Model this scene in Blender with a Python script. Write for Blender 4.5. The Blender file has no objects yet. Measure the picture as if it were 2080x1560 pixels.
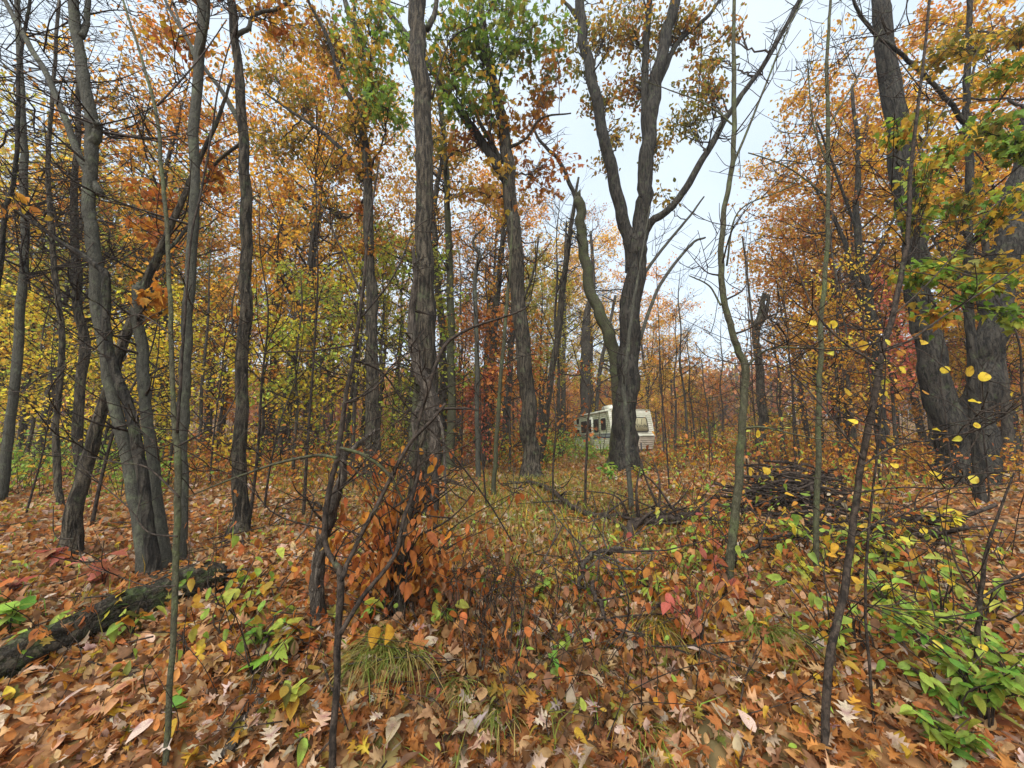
import bpy, math, random
import numpy as np

# ------------------------------------------------------------------ camera, sky, sun, exposure
F, CX, CY, EYE = 784.0, 1040.0, 780.0, 1.55          # photo pixels (2080 x 1560)
PITCH = math.atan(95 / F)
scene = bpy.context.scene
C = scene.collection
cam_d = bpy.data.cameras.new('camera')
cam_d.sensor_width = 36.0
cam_d.lens = 36.0 * F / 2080.0
cam_d.clip_start, cam_d.clip_end = 0.02, 2000
cam = bpy.data.objects.new('camera', cam_d)
C.objects.link(cam)
cam.location = (0, 0, EYE)
cam.rotation_euler = (math.pi / 2 + PITCH, 0, 0)
scene.camera = cam

SUN_EL, SUN_AZ = math.radians(52), math.radians(200)
world = bpy.data.worlds.new('World')
scene.world = world
world.use_nodes = True
wn, wl = world.node_tree.nodes, world.node_tree.links
bg = wn['Background']
sky = wn.new('ShaderNodeTexSky')
sky.sky_type = 'NISHITA'
sky.sun_disc = False
sky.sun_elevation = SUN_EL
sky.sun_rotation = SUN_AZ
sky.dust_density = 3.0
wmix = wn.new('ShaderNodeMix')
wmix.data_type = 'RGBA'
wmix.inputs['Factor'].default_value = 0.9            # a closed cloud sheet with a little of the blue left in it
wtc = wn.new('ShaderNodeTexCoord')
wno = wn.new('ShaderNodeTexNoise')                   # faint tone in the cloud sheet
wno.inputs['Scale'].default_value = 2.2
wno.inputs['Detail'].default_value = 4
wl.new(wtc.outputs['Generated'], wno.inputs['Vector'])
wrp = wn.new('ShaderNodeValToRGB')
wrp.color_ramp.elements[0].position, wrp.color_ramp.elements[1].position = 0.3, 0.7
wrp.color_ramp.elements[0].color = (1.58, 1.88, 2.14, 1)
wrp.color_ramp.elements[1].color = (2.02, 2.26, 2.44, 1)
wl.new(wno.outputs['Fac'], wrp.inputs['Fac'])
wl.new(wrp.outputs['Color'], wmix.inputs['B'])
wl.new(sky.outputs['Color'], wmix.inputs['A'])
wl.new(wmix.outputs['Result'], bg.inputs['Color'])
bg.inputs['Strength'].default_value = 0.1
sun_d = bpy.data.lights.new('sun', 'SUN')
sun_d.energy = 1.5
sun_d.angle = math.radians(75)
sun_d.color = (1.0, 0.96, 0.9)
sun = bpy.data.objects.new('sun', sun_d)
C.objects.link(sun)
sun.rotation_euler = (math.pi / 2 - SUN_EL, 0, math.radians(-20))
vs = scene.view_settings
vs.view_transform = 'Standard'
vs.look = 'None'
vs.gamma = 1.0
vs.exposure = 2.28
vs.use_curve_mapping = False
cy = scene.cycles
cy.max_bounces, cy.diffuse_bounces, cy.glossy_bounces, cy.transmission_bounces = 6, 3, 2, 4
cy.use_denoising = True
cy.caustics_reflective = cy.caustics_refractive = False

rng = np.random.default_rng(11)
random.seed(5)


# ------------------------------------------------------------------ terrain and projection
def sstep(a, b, v):
    t = np.clip((v - a) / (b - a), 0, 1)
    return t * t * (3 - 2 * t)


def hgt(x, y):
    x = np.asarray(x, float)
    y = np.asarray(y, float)
    h = 0.42 * sstep(0.8, 2.5, y + 0.12 * np.sin(x * 1.3))
    h = h + 0.045 * np.sin(x * 1.1 + 0.5) * np.cos(y * 0.9) + 0.03 * np.sin(x * 2.7 + y * 1.9) + 0.012 * np.sin(5.1 * x) * np.sin(4.3 * y + 1)
    h = h + 0.06 * np.sin(x * 0.23 + 1) * np.sin(y * 0.2)
    h = h + 5.0 * sstep(50, 140, np.hypot(x, y))
    return h


CT, ST = math.cos(PITCH), math.sin(PITCH)


def ray(px, py):
    a, u = (px - CX) / F, -(py - CY) / F
    return np.array([a, CT - ST * u, ST + CT * u])


def P(px, py, Y):
    d = ray(px, py)
    return np.array([0, 0, EYE]) + d * (Y / d[1])


def G(px, py):
    """where the sight line through a photo pixel meets the ground"""
    d = ray(px, py)
    t, prev = 0.3, 0.3
    while t < 400:
        p = np.array([0, 0, EYE]) + d * t
        if p[2] < hgt(p[0], p[1]):
            lo, hi = prev, t
            for _ in range(25):
                m = (lo + hi) / 2
                p = np.array([0, 0, EYE]) + d * m
                if p[2] < hgt(p[0], p[1]):
                    hi = m
                else:
                    lo = m
            return p
        prev = t
        t *= 1.02
    return np.array([0, 0, EYE]) + d * 60


def wpx(w, p):
    """radius in metres of something w photo pixels wide at point p"""
    fwd = p[1] * CT + (p[2] - EYE) * ST
    return 0.5 * w * fwd / F * fwd / math.hypot(fwd, p[0])      # things off the axis are stretched sideways by a flat picture


def to_px(p):
    fwd = p[1] * CT + (p[2] - EYE) * ST
    up = -p[1] * ST + (p[2] - EYE) * CT
    return CX + F * p[0] / fwd, CY - F * up / fwd


# ------------------------------------------------------------------ materials
def new_mat(name):
    m = bpy.data.materials.new(name)
    m.use_nodes = True
    n, l = m.node_tree.nodes, m.node_tree.links
    return m, n, l, n['Principled BSDF']


def ramp(n, stops):
    r = n.new('ShaderNodeValToRGB')
    e = r.color_ramp.elements
    while len(e) < len(stops):
        e.new(0.5)
    for k, (p, c) in enumerate(stops):
        e[k].position = p
        e[k].color = (*c, 1)
    return r


def leaf_mat():
    m, n, l, b = new_mat('leaf')
    at = n.new('ShaderNodeAttribute'); at.attribute_name = 'col'
    oi = n.new('ShaderNodeObjectInfo')
    tc = n.new('ShaderNodeTexCoord')
    no = n.new('ShaderNodeTexNoise'); no.inputs['Scale'].default_value = 34; no.inputs['Detail'].default_value = 3
    l.new(tc.outputs['Object'], no.inputs['Vector'])
    rp = ramp(n, [(0.3, (0.62, 0.58, 0.55)), (0.55, (1, 1, 1)), (0.8, (1.15, 1.12, 1.0))])
    l.new(no.outputs['Fac'], rp.inputs['Fac'])
    m1 = n.new('ShaderNodeMix'); m1.data_type = 'RGBA'; m1.blend_type = 'MULTIPLY'; m1.inputs['Factor'].default_value = 1
    l.new(at.outputs['Color'], m1.inputs['A']); l.new(rp.outputs['Color'], m1.inputs['B'])
    m2 = n.new('ShaderNodeMix'); m2.data_type = 'RGBA'; m2.blend_type = 'MULTIPLY'; m2.inputs['Factor'].default_value = 1
    l.new(m1.outputs['Result'], m2.inputs['A']); l.new(oi.outputs['Color'], m2.inputs['B'])
    l.new(m2.outputs['Result'], b.inputs['Base Color'])
    b.inputs['Roughness'].default_value = 0.62
    b.inputs['Specular IOR Level'].default_value = 0.25
    tr = n.new('ShaderNodeBsdfTranslucent')
    l.new(m2.outputs['Result'], tr.inputs['Color'])
    mx = n.new('ShaderNodeMixShader'); mx.inputs[0].default_value = 0.5
    l.new(b.outputs[0], mx.inputs[1]); l.new(tr.outputs[0], mx.inputs[2])
    l.new(mx.outputs[0], n['Material Output'].inputs['Surface'])
    return m


def bark_mat(name, dark, light, lichen, zs=0.16, scale=26, bump=0.6, lich=0.62, rough=0.85, crk=0.85):
    """long plates split by dark furrows, blotches of lichen; crk is how deep the furrows read"""
    m, n, l, b = new_mat(name)
    tc = n.new('ShaderNodeTexCoord')
    wob = n.new('ShaderNodeTexNoise'); wob.inputs['Scale'].default_value = 7; wob.inputs['Detail'].default_value = 3
    l.new(tc.outputs['Object'], wob.inputs['Vector'])
    wv = n.new('ShaderNodeVectorMath'); wv.operation = 'MULTIPLY_ADD'
    wv.inputs[1].default_value = (0.05, 0.05, 0.05)
    l.new(wob.outputs['Color'], wv.inputs[0]); l.new(tc.outputs['Object'], wv.inputs[2])
    mp = n.new('ShaderNodeMapping'); mp.inputs['Scale'].default_value = (1, 1, zs)
    l.new(wv.outputs[0], mp.inputs['Vector'])
    no = n.new('ShaderNodeTexNoise'); no.inputs['Scale'].default_value = scale * 1.6; no.inputs['Detail'].default_value = 5; no.inputs['Roughness'].default_value = 0.6
    l.new(mp.outputs[0], no.inputs['Vector'])
    fine = n.new('ShaderNodeTexNoise'); fine.inputs['Scale'].default_value = scale * 5; fine.inputs['Detail'].default_value = 4
    l.new(wv.outputs[0], fine.inputs['Vector'])
    rp = ramp(n, [(0.25, dark), (0.75, light)])
    l.new(fine.outputs['Fac'], rp.inputs['Fac'])
    fur = n.new('ShaderNodeMapRange'); fur.inputs['From Min'].default_value = 0.4; fur.inputs['From Max'].default_value = 0.56
    fur.inputs['To Min'].default_value = 0.22; fur.inputs['To Max'].default_value = 1.25
    l.new(no.outputs['Fac'], fur.inputs['Value'])
    mul = n.new('ShaderNodeMix'); mul.data_type = 'RGBA'; mul.blend_type = 'MULTIPLY'; mul.inputs['Factor'].default_value = crk
    l.new(rp.outputs['Color'], mul.inputs['A']); l.new(fur.outputs[0], mul.inputs['B'])
    big = n.new('ShaderNodeTexNoise'); big.inputs['Scale'].default_value = 5.5; big.inputs['Detail'].default_value = 6; big.inputs['Roughness'].default_value = 0.75
    l.new(tc.outputs['Object'], big.inputs['Vector'])
    lm = n.new('ShaderNodeMapRange'); lm.inputs['From Min'].default_value = lich - 0.07; lm.inputs['From Max'].default_value = lich + 0.07; lm.inputs['To Max'].default_value = 0.8
    l.new(big.outputs['Fac'], lm.inputs['Value'])
    mixl = n.new('ShaderNodeMix'); mixl.data_type = 'RGBA'
    mixl.inputs['B'].default_value = (*lichen, 1)
    l.new(lm.outputs[0], mixl.inputs['Factor']); l.new(mul.outputs['Result'], mixl.inputs['A'])
    l.new(mixl.outputs['Result'], b.inputs['Base Color'])
    b.inputs['Roughness'].default_value = rough
    b.inputs['Specular IOR Level'].default_value = 0.2
    add = n.new('ShaderNodeMath'); add.operation = 'MULTIPLY_ADD'; add.inputs[1].default_value = 0.25
    l.new(fine.outputs['Fac'], add.inputs[0]); l.new(fur.outputs[0], add.inputs[2])
    bp = n.new('ShaderNodeBump'); bp.inputs['Strength'].default_value = bump; bp.inputs['Distance'].default_value = 0.015
    l.new(add.outputs[0], bp.inputs['Height']); l.new(bp.outputs[0], b.inputs['Normal'])
    return m


def plain_mat(name, col, rough=0.6, metal=0.0, var=0.25, scale=8.0, bump=0.0, spec=0.3, stain=None):
    m, n, l, b = new_mat(name)
    tc = n.new('ShaderNodeTexCoord')
    no = n.new('ShaderNodeTexNoise'); no.inputs['Scale'].default_value = scale; no.inputs['Detail'].default_value = 6
    l.new(tc.outputs['Object'], no.inputs['Vector'])
    lo = tuple(c * (1 - var) for c in col) if stain is None else stain
    rp = ramp(n, [(0.35, lo), (0.6, col)])
    l.new(no.outputs['Fac'], rp.inputs['Fac']); l.new(rp.outputs['Color'], b.inputs['Base Color'])
    b.inputs['Roughness'].default_value = rough; b.inputs['Metallic'].default_value = metal
    b.inputs['Specular IOR Level'].default_value = spec
    if bump:
        bp = n.new('ShaderNodeBump'); bp.inputs['Strength'].default_value = bump; bp.inputs['Distance'].default_value = 0.01
        l.new(no.outputs['Fac'], bp.inputs['Height']); l.new(bp.outputs[0], b.inputs['Normal'])
    return m


def ground_mat():
    m, n, l, b = new_mat('leaf_litter_soil')
    tc = n.new('ShaderNodeTexCoord')
    v1 = n.new('ShaderNodeTexVoronoi'); v1.inputs['Scale'].default_value = 11; v1.inputs['Randomness'].default_value = 1
    nd = n.new('ShaderNodeTexNoise'); nd.inputs['Scale'].default_value = 9; nd.inputs['Detail'].default_value = 4
    l.new(tc.outputs['Object'], nd.inputs['Vector'])
    mv = n.new('ShaderNodeMixRGB'); mv.inputs[0].default_value = 0.12
    l.new(tc.outputs['Object'], mv.inputs[1]); l.new(nd.outputs['Color'], mv.inputs[2]); l.new(mv.outputs[0], v1.inputs['Vector'])
    sp = n.new('ShaderNodeSeparateColor'); l.new(v1.outputs['Color'], sp.inputs[0])
    rp = ramp(n, [(0.0, (0.03, 0.017, 0.009)), (0.3, (0.1, 0.045, 0.017)), (0.55, (0.2, 0.09, 0.03)), (0.8, (0.3, 0.16, 0.065)), (1.0, (0.2, 0.17, 0.055))])
    l.new(sp.outputs[0], rp.inputs['Fac'])
    big = n.new('ShaderNodeTexNoise'); big.inputs['Scale'].default_value = 0.55; big.inputs['Detail'].default_value = 5
    l.new(tc.outputs['Object'], big.inputs['Vector'])
    gm = n.new('ShaderNodeMapRange'); gm.inputs['From Min'].default_value = 0.52; gm.inputs['From Max'].default_value = 0.7; gm.inputs['To Max'].default_value = 0.55
    l.new(big.outputs['Fac'], gm.inputs['Value'])
    mx = n.new('ShaderNodeMix'); mx.data_type = 'RGBA'; mx.inputs['B'].default_value = (0.15, 0.14, 0.035, 1)
    l.new(gm.outputs[0], mx.inputs['Factor']); l.new(rp.outputs['Color'], mx.inputs['A'])
    l.new(mx.outputs['Result'], b.inputs['Base Color'])
    b.inputs['Roughness'].default_value = 0.85
    bp = n.new('ShaderNodeBump'); bp.inputs['Strength'].default_value = 0.7; bp.inputs['Distance'].default_value = 0.03
    l.new(sp.outputs[1], bp.inputs['Height']); l.new(bp.outputs[0], b.inputs['Normal'])
    return m


LEAF = leaf_mat()
B_GREY = bark_mat('bark_grey', (0.02, 0.0195, 0.015), (0.084, 0.081, 0.063), (0.1, 0.115, 0.068), zs=0.3, scale=34, bump=0.5, lich=0.6, crk=0.35)
B_BROWN = bark_mat('bark_furrowed', (0.018, 0.0145, 0.0105), (0.088, 0.073, 0.052), (0.088, 0.104, 0.055), zs=0.14, scale=20, bump=1.0, lich=0.62, crk=1.0)
B_DARK = bark_mat('bark_wet_oak', (0.011, 0.0094, 0.0073), (0.047, 0.041, 0.032), (0.058, 0.07, 0.034), zs=0.16, scale=15, bump=1.0, lich=0.62, crk=1.0)
B_MOSS = bark_mat('bark_mossy', (0.024, 0.023, 0.014), (0.088, 0.084, 0.05), (0.075, 0.093, 0.036), zs=0.4, scale=30, bump=0.5, lich=0.55, crk=0.4)
B_FAR = bark_mat('bark_far_wood', (0.022, 0.018, 0.014), (0.08, 0.067, 0.052), (0.075, 0.083, 0.045), zs=0.2, scale=14, bump=0.6, lich=0.6)
TWIG = bark_mat('bark_twig', (0.013, 0.0095, 0.0072), (0.052, 0.038, 0.028), (0.1, 0.11, 0.06), zs=0.5, scale=30, bump=0.3, lich=0.68)
TWIG_TAN = bark_mat('bark_twig_tan', (0.12, 0.075, 0.04), (0.3, 0.2, 0.12), (0.22, 0.2, 0.12), zs=0.5, scale=30, bump=0.3, lich=0.66)
DEAD = bark_mat('dead_wood', (0.025, 0.02, 0.017), (0.14, 0.115, 0.09), (0.12, 0.12, 0.08), zs=0.12, scale=34, bump=1.0, lich=0.66, crk=0.6)
DEADLOG = bark_mat('rotting_log', (0.012, 0.01, 0.007), (0.055, 0.044, 0.03), (0.04, 0.06, 0.016), zs=0.8, scale=22, bump=1.0, lich=0.53, crk=0.7)
STICK = bark_mat('wet_stick', (0.012, 0.009, 0.008), (0.06, 0.043, 0.032), (0.075, 0.07, 0.05), zs=0.5, scale=20, bump=0.5, lich=0.66)
SOIL = ground_mat()

PAL = {
    'orange': [(0.52, 0.215, 0.03), (0.44, 0.165, 0.025), (0.54, 0.27, 0.04), (0.4, 0.17, 0.03)],
    'rust': [(0.42, 0.135, 0.035), (0.35, 0.105, 0.03), (0.48, 0.18, 0.045)],
    'gold': [(0.55, 0.32, 0.035), (0.48, 0.25, 0.03), (0.6, 0.4, 0.04), (0.4, 0.27, 0.04)],
    'yellow': [(0.68, 0.52, 0.05), (0.6, 0.45, 0.04), (0.62, 0.56, 0.07)],
    'olive': [(0.2, 0.19, 0.035), (0.26, 0.22, 0.035), (0.15, 0.16, 0.03), (0.34, 0.22, 0.04)],
    'green': [(0.11, 0.2, 0.025), (0.15, 0.26, 0.03), (0.2, 0.3, 0.04), (0.3, 0.32, 0.04)],
    'lime': [(0.28, 0.4, 0.06), (0.22, 0.36, 0.06), (0.38, 0.42, 0.07)],
    'fresh': [(0.19, 0.38, 0.05), (0.26, 0.43, 0.06), (0.32, 0.46, 0.07), (0.14, 0.3, 0.045)],
    'pink': [(0.46, 0.14, 0.1), (0.5, 0.2, 0.11), (0.4, 0.11, 0.08), (0.46, 0.26, 0.1)],
    'litter': [(0.44, 0.18, 0.05), (0.38, 0.14, 0.04), (0.5, 0.245, 0.085), (0.33, 0.12, 0.035), (0.48, 0.28, 0.13), (0.26, 0.11, 0.045),
               (0.54, 0.34, 0.18), (0.42, 0.165, 0.045), (0.56, 0.42, 0.29), (0.47, 0.215, 0.06), (0.5, 0.3, 0.14)],
    'pale': [(0.62, 0.52, 0.44), (0.58, 0.42, 0.34), (0.6, 0.5, 0.36)],
    'brown': [(0.2, 0.1, 0.045), (0.27, 0.14, 0.07), (0.15, 0.07, 0.03)],
    'grass': [(0.2, 0.23, 0.045), (0.3, 0.28, 0.07), (0.14, 0.2, 0.035), (0.36, 0.28, 0.1)],
}


def pcol(name, n, r=rng):
    """n colours from one palette or a mixture given as 'orange:3 gold:1'"""
    out = np.empty((n, 3))
    items = []
    for it in name.split():
        a, _, w = it.partition(':')
        items.append((a, float(w or 1)))
    w = np.array([q for _, q in items]); w /= w.sum()
    pick = r.choice(len(items), n, p=w)
    for k, (a, _) in enumerate(items):
        idx = np.where(pick == k)[0]
        if len(idx):
            base = np.array(PAL[a])[r.integers(0, len(PAL[a]), len(idx))]
            out[idx] = base
    out *= r.uniform(0.75, 1.2, (n, 1))
    out *= r.uniform(0.92, 1.08, (n, 3))
    return np.clip(out, 0.005, 0.85)


# ------------------------------------------------------------------ mesh building
class MB:
    """collects tubes and polygons (as quads/tris with index arrays) and links them as one mesh"""
    def __init__(s):
        s.v, s.f, s.c, s.n = [], [], [], 0

    def add(s, v, faces, col=None):
        s.v.append(v)
        for f in faces:
            s.f.append(np.asarray(f) + s.n)
        s.c.append(np.broadcast_to(np.array([1., 1, 1]) if col is None else np.asarray(col), (len(v), 3)))
        s.n += len(v)

    def tube(s, pts, rad, sides=6, ridge=0.0, flare=0.0, seed=None, cap=True, twist=0.0):
        pts = np.asarray(pts, float)
        rad = np.asarray(rad, float)
        n = len(pts)
        t = np.gradient(pts, axis=0)
        t /= np.linalg.norm(t, axis=1)[:, None] + 1e-12
        ref = np.array([1.0, 0, 0]) if abs(t[0][0]) < 0.8 else np.array([0, 1.0, 0])
        U = np.empty((n, 3))
        u = np.cross(t[0], ref)
        u /= np.linalg.norm(u)
        for k in range(n):
            u = u - t[k] * np.dot(u, t[k])
            u /= np.linalg.norm(u) + 1e-12
            U[k] = u
        V = np.cross(t, U)
        a = np.linspace(0, 2 * np.pi, sides, endpoint=False)
        rr = np.repeat(rad[:, None], sides, 1)
        if ridge or flare:
            r_ = np.random.default_rng(seed or 1)
            L = np.concatenate([[0], np.cumsum(np.linalg.norm(np.diff(pts, axis=0), axis=1))])[:, None]
            if ridge:
                for q in range(5):
                    k = r_.integers(2, 3 + sides // 2)
                    rr *= 1 + ridge * r_.uniform(0.3, 1) * np.sin(k * a[None] + r_.uniform(0, 6.3) + 0.8 * np.sin(L * r_.uniform(1, 5) + r_.uniform(0, 6)) + 0.5 * L)
                rr *= 1 + ridge * r_.normal(0, 0.5, rr.shape)
            if flare:
                lob = 1 + 0.35 * np.sin(4 * a[None] + r_.uniform(0, 6)) + 0.25 * np.sin(7 * a[None] + r_.uniform(0, 6))
                rr *= 1 + flare * np.exp(-np.maximum(L - 0.1, 0) / (rad[0] * 1.5)) * lob
        ring = pts[:, None] + rr[..., None] * (np.cos(a)[None, :, None] * U[:, None] + np.sin(a)[None, :, None] * V[:, None])
        v = ring.reshape(-1, 3)
        i = np.arange(n - 1)[:, None] * sides
        j = np.arange(sides)[None]
        jn = (j + 1) % sides
        q = np.stack([i + j, i + jn, i + sides + jn, i + sides + j], -1).reshape(-1, 4)
        fs = [q]
        if cap:
            fs.append(((n - 1) * sides + np.arange(sides))[None])
            fs.append(np.arange(sides)[::-1][None])
        s.add(v, fs)

    def box(s, lo, hi, bevel=0):
        x0, y0, z0 = lo
        x1, y1, z1 = hi
        v = np.array([(x0, y0, z0), (x1, y0, z0), (x1, y1, z0), (x0, y1, z0), (x0, y0, z1), (x1, y0, z1), (x1, y1, z1), (x0, y1, z1)], float)
        s.add(v, [np.array([(0, 3, 2, 1), (4, 5, 6, 7), (0, 1, 5, 4), (1, 2, 6, 5), (2, 3, 7, 6), (3, 0, 4, 7)])])

    def mesh(s, name, mat, off=(0, 0, 0), color=False, smooth=True):
        me = bpy.data.meshes.new(name)
        v = np.concatenate(s.v) - np.asarray(off)
        me.vertices.add(len(v))
        me.vertices.foreach_set('co', v.astype(np.float32).ravel())
        loops = np.concatenate([f.ravel() for f in s.f])
        tot = np.concatenate([np.full(len(f), f.shape[1]) for f in s.f])
        me.loops.add(len(loops))
        me.loops.foreach_set('vertex_index', loops.astype(np.int32))
        me.polygons.add(len(tot))
        st = np.concatenate([[0], np.cumsum(tot)[:-1]])
        me.polygons.foreach_set('loop_start', st.astype(np.int32))
        me.polygons.foreach_set('loop_total', tot.astype(np.int32))
        if smooth:
            me.polygons.foreach_set('use_smooth', np.ones(len(tot), bool))
        if color:
            at = me.attributes.new('col', 'FLOAT_COLOR', 'POINT')
            c = np.concatenate(s.c)
            at.data.foreach_set('color', np.concatenate([c, np.ones((len(c), 1))], 1).astype(np.float32).ravel())
        me.update(calc_edges=True)
        me.materials.append(mat)
        return me


def obj(name, me, parent=None, loc=(0, 0, 0), **props):
    o = bpy.data.objects.new(name, me)
    C.objects.link(o)
    o.location = loc
    if parent is not None:
        o.parent = parent
    for k, v in props.items():
        o[k] = v
    return o


def thing(name, label, cat, loc, group=None, rz=0):
    o = obj(name, None, None, loc, label=label, category=cat)
    o.empty_display_size = 0.2
    o.rotation_euler.z = rz
    if group:
        o['group'] = group
    return o


def spline(ctrl, k=6):
    """Catmull-Rom through rows of any width"""
    c = np.asarray(ctrl, float)
    if len(c) < 3:
        t = np.linspace(0, 1, k + 1)[:, None]
        return c[0] * (1 - t) + c[-1] * t
    e = np.vstack([2 * c[0] - c[1], c, 2 * c[-1] - c[-2]])
    t = np.linspace(0, 1, k, endpoint=False)[:, None]
    out = []
    for i in range(len(c) - 1):
        p0, p1, p2, p3 = e[i:i + 4]
        out.append(0.5 * (2 * p1 + (p2 - p0) * t + (2 * p0 - 5 * p1 + 4 * p2 - p3) * t * t + (3 * p1 - p0 - 3 * p2 + p3) * t ** 3))
    out.append(c[-1:])
    return np.vstack(out)


# ------------------------------------------------------------------ leaf shapes (unit length along +y)
def leaf_quad():
    return np.array([(0, 0, 0), (0.34, 0.5, 0.08), (0, 1, -0.06), (-0.34, 0.5, 0.08)]), [np.array([(0, 1, 2), (0, 2, 3)])]


def fan(outline, c, curl, droop, fold):
    o = np.array([(x, y) for x, y in outline], float)
    v = np.vstack([[c], o])
    z = curl * v[:, 0] ** 2 - droop * v[:, 1] ** 2 + fold * np.abs(v[:, 0])
    n = len(o)
    f = np.array([(0, 1 + k, 1 + (k + 1) % n) for k in range(n)])
    return np.column_stack([v, z]), [f]


def leaf_ovate(curl=0.3, droop=0.2, fold=0.2, w=1.0):
    h = [(0.0, 0.0), (0.17, 0.1), (0.27, 0.3), (0.27, 0.5), (0.17, 0.75)]
    return fan([(x * w, y) for x, y in h] + [(0, 1.0)] + [(-x * w, y) for x, y in h[:0:-1]], (0, 0.42), curl, droop, fold)


def leaf_round(curl=0.3, droop=0.15):
    a = np.linspace(0, 2 * np.pi, 15, endpoint=False)
    o = [(0.46 * math.sin(t) * (1 + 0.09 * math.sin(4 * t + 1) + 0.04 * math.sin(7 * t)), 0.5 - 0.5 * math.cos(t) * (0.93 if math.cos(t) > 0.9 else 1)) for t in a[::-1]]
    return fan(o, (0, 0.45), curl, droop, 0.1)


def leaf_oak(curl=0.5, droop=0.25, fold=0.2, sharp=1.0):
    h = [(0.02, 0), (0.05, 0.12), (0.17, 0.2), (0.08, 0.28), (0.33, 0.42), (0.11, 0.46), (0.4, 0.66), (0.13, 0.65), (0.26, 0.86), (0.09, 0.83)]
    h = [(x * sharp, y) for x, y in h]
    out = h + [(0, 1.0)] + [(-x, y) for x, y in h[::-1]]
    o = np.array(out)
    mid = np.array([(0, y) for y in (0.05, 0.25, 0.45, 0.65, 0.83)])
    n = len(o)
    v = np.vstack([o, mid])
    near = [int(np.argmin(abs(mid[:, 1] - y))) + n for y in o[:, 1]]
    f3 = []
    for k in range(n):
        k2 = (k + 1) % n
        f3.append((k, k2, near[k]))
        if near[k] != near[k2]:
            f3.append((k2, near[k2], near[k]))
    z = curl * v[:, 0] ** 2 * np.sin(v[:, 1] * 5 + 1) - droop * (v[:, 1] - 0.3) ** 2 + fold * np.abs(v[:, 0])
    return np.column_stack([v, z]), [np.array(f3)]


def leaf_maple(curl=0.3, droop=0.2, fold=0.1):
    pts = [(0.03, 0.0), (0.2, 0.06), (0.34, 0.02), (0.3, 0.16), (0.48, 0.3), (0.56, 0.46), (0.36, 0.46), (0.26, 0.46), (0.27, 0.62), (0.2, 0.72), (0.12, 0.7), (0.09, 0.86)]
    return fan(pts + [(0, 1.0)] + [(-x, y) for x, y in pts[::-1]], (0, 0.3), curl, droop, fold)


T_QUAD = [leaf_quad()]
T_OVATE = [leaf_ovate(0.4, 0.2, 0.2), leaf_ovate(-0.4, 0.3, 0.35, 0.85), leaf_ovate(0.2, -0.1, 0.1, 1.1)]
T_ROUND = [leaf_round(0.9, 0.4), leaf_round(-0.7, 0.3), leaf_round(0.3, -0.5)]
T_OAK = [leaf_oak(0.8, 0.5, 0.3), leaf_oak(-0.8, 0.3, 0.1, 1.15), leaf_oak(1.5, -0.5, -0.2, 0.9), leaf_oak(0.2, 0.9, 0.6, 1.2)]
T_MAPLE = [leaf_maple(0.4, 0.3, 0.1), leaf_maple(-0.5, 0.1, 0.25), leaf_maple(0.2, 0.5, -0.1)]


def rotmat(yaw, pit, rol):
    cy_, sy, cp, sp, cr, sr = np.cos(yaw), np.sin(yaw), np.cos(pit), np.sin(pit), np.cos(rol), np.sin(rol)
    z, o = np.zeros_like(yaw), np.ones_like(yaw)
    Rz = np.stack([cy_, -sy, z, sy, cy_, z, z, z, o], -1).reshape(-1, 3, 3)
    Rx = np.stack([o, z, z, z, cp, -sp, z, sp, cp], -1).reshape(-1, 3, 3)
    Ry = np.stack([cr, z, sr, z, o, z, -sr, z, cr], -1).reshape(-1, 3, 3)
    return Rz @ Rx @ Ry


def put_leaves(mb, temps, pos, size, col, r, pit=(-0.6, 0.5), rol=0.6, yaw=None):
    n = len(pos)
    if n == 0:
        return
    yaw = r.uniform(0, 2 * np.pi, n) if yaw is None else yaw
    R = rotmat(yaw, r.normal(pit[0], pit[1], n), r.normal(0, rol, n))
    size = np.broadcast_to(size, (n,)) * r.uniform(0.7, 1.25, n)
    w = r.integers(0, len(temps), n)
    for k, (tv, tf) in enumerate(temps):
        idx = np.where(w == k)[0]
        m = len(idx)
        if not m:
            continue
        tz = tv[None] * np.stack([np.ones(m), np.ones(m), r.uniform(0.4, 2.6, m)], -1)[:, None]
        v = np.einsum('kij,kmj->kmi', R[idx], tz) * size[idx][:, None, None] + pos[idx][:, None]
        nv = len(tv)
        fs = [(f[None] + (np.arange(m) * nv)[:, None, None]).reshape(-1, f.shape[1]) for f in tf]
        mb.add(v.reshape(-1, 3), fs, np.repeat(col[idx], nv, 0))


# ------------------------------------------------------------------ the ground
def make_ground():
    a = np.linspace(-1, 1, 261)
    gx = np.sinh(a * 5.2) / math.sinh(5.2) * 500
    b = np.linspace(-0.55, 1, 231)
    gy = np.sinh(b * 5.2) / math.sinh(5.2) * 500 + 1.5
    X, Y = np.meshgrid(gx, gy)
    near = 1 / (1 + (np.hypot(X, Y) / 12) ** 2)
    Z = hgt(X, Y) + near * 0.012 * rng.normal(0, 1, X.shape)
    nx, ny = len(gx), len(gy)
    i = np.arange(ny - 1)[:, None] * nx
    j = np.arange(nx - 1)[None]
    q = np.stack([i + j, i + j + 1, i + nx + j + 1, i + nx + j], -1).reshape(-1, 4)
    mb = MB()
    mb.add(np.stack([X, Y, Z], -1).reshape(-1, 3), [q])
    return obj('forest_ground', mb.mesh('forest_ground', SOIL), kind='structure')


ground = make_ground()


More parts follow.
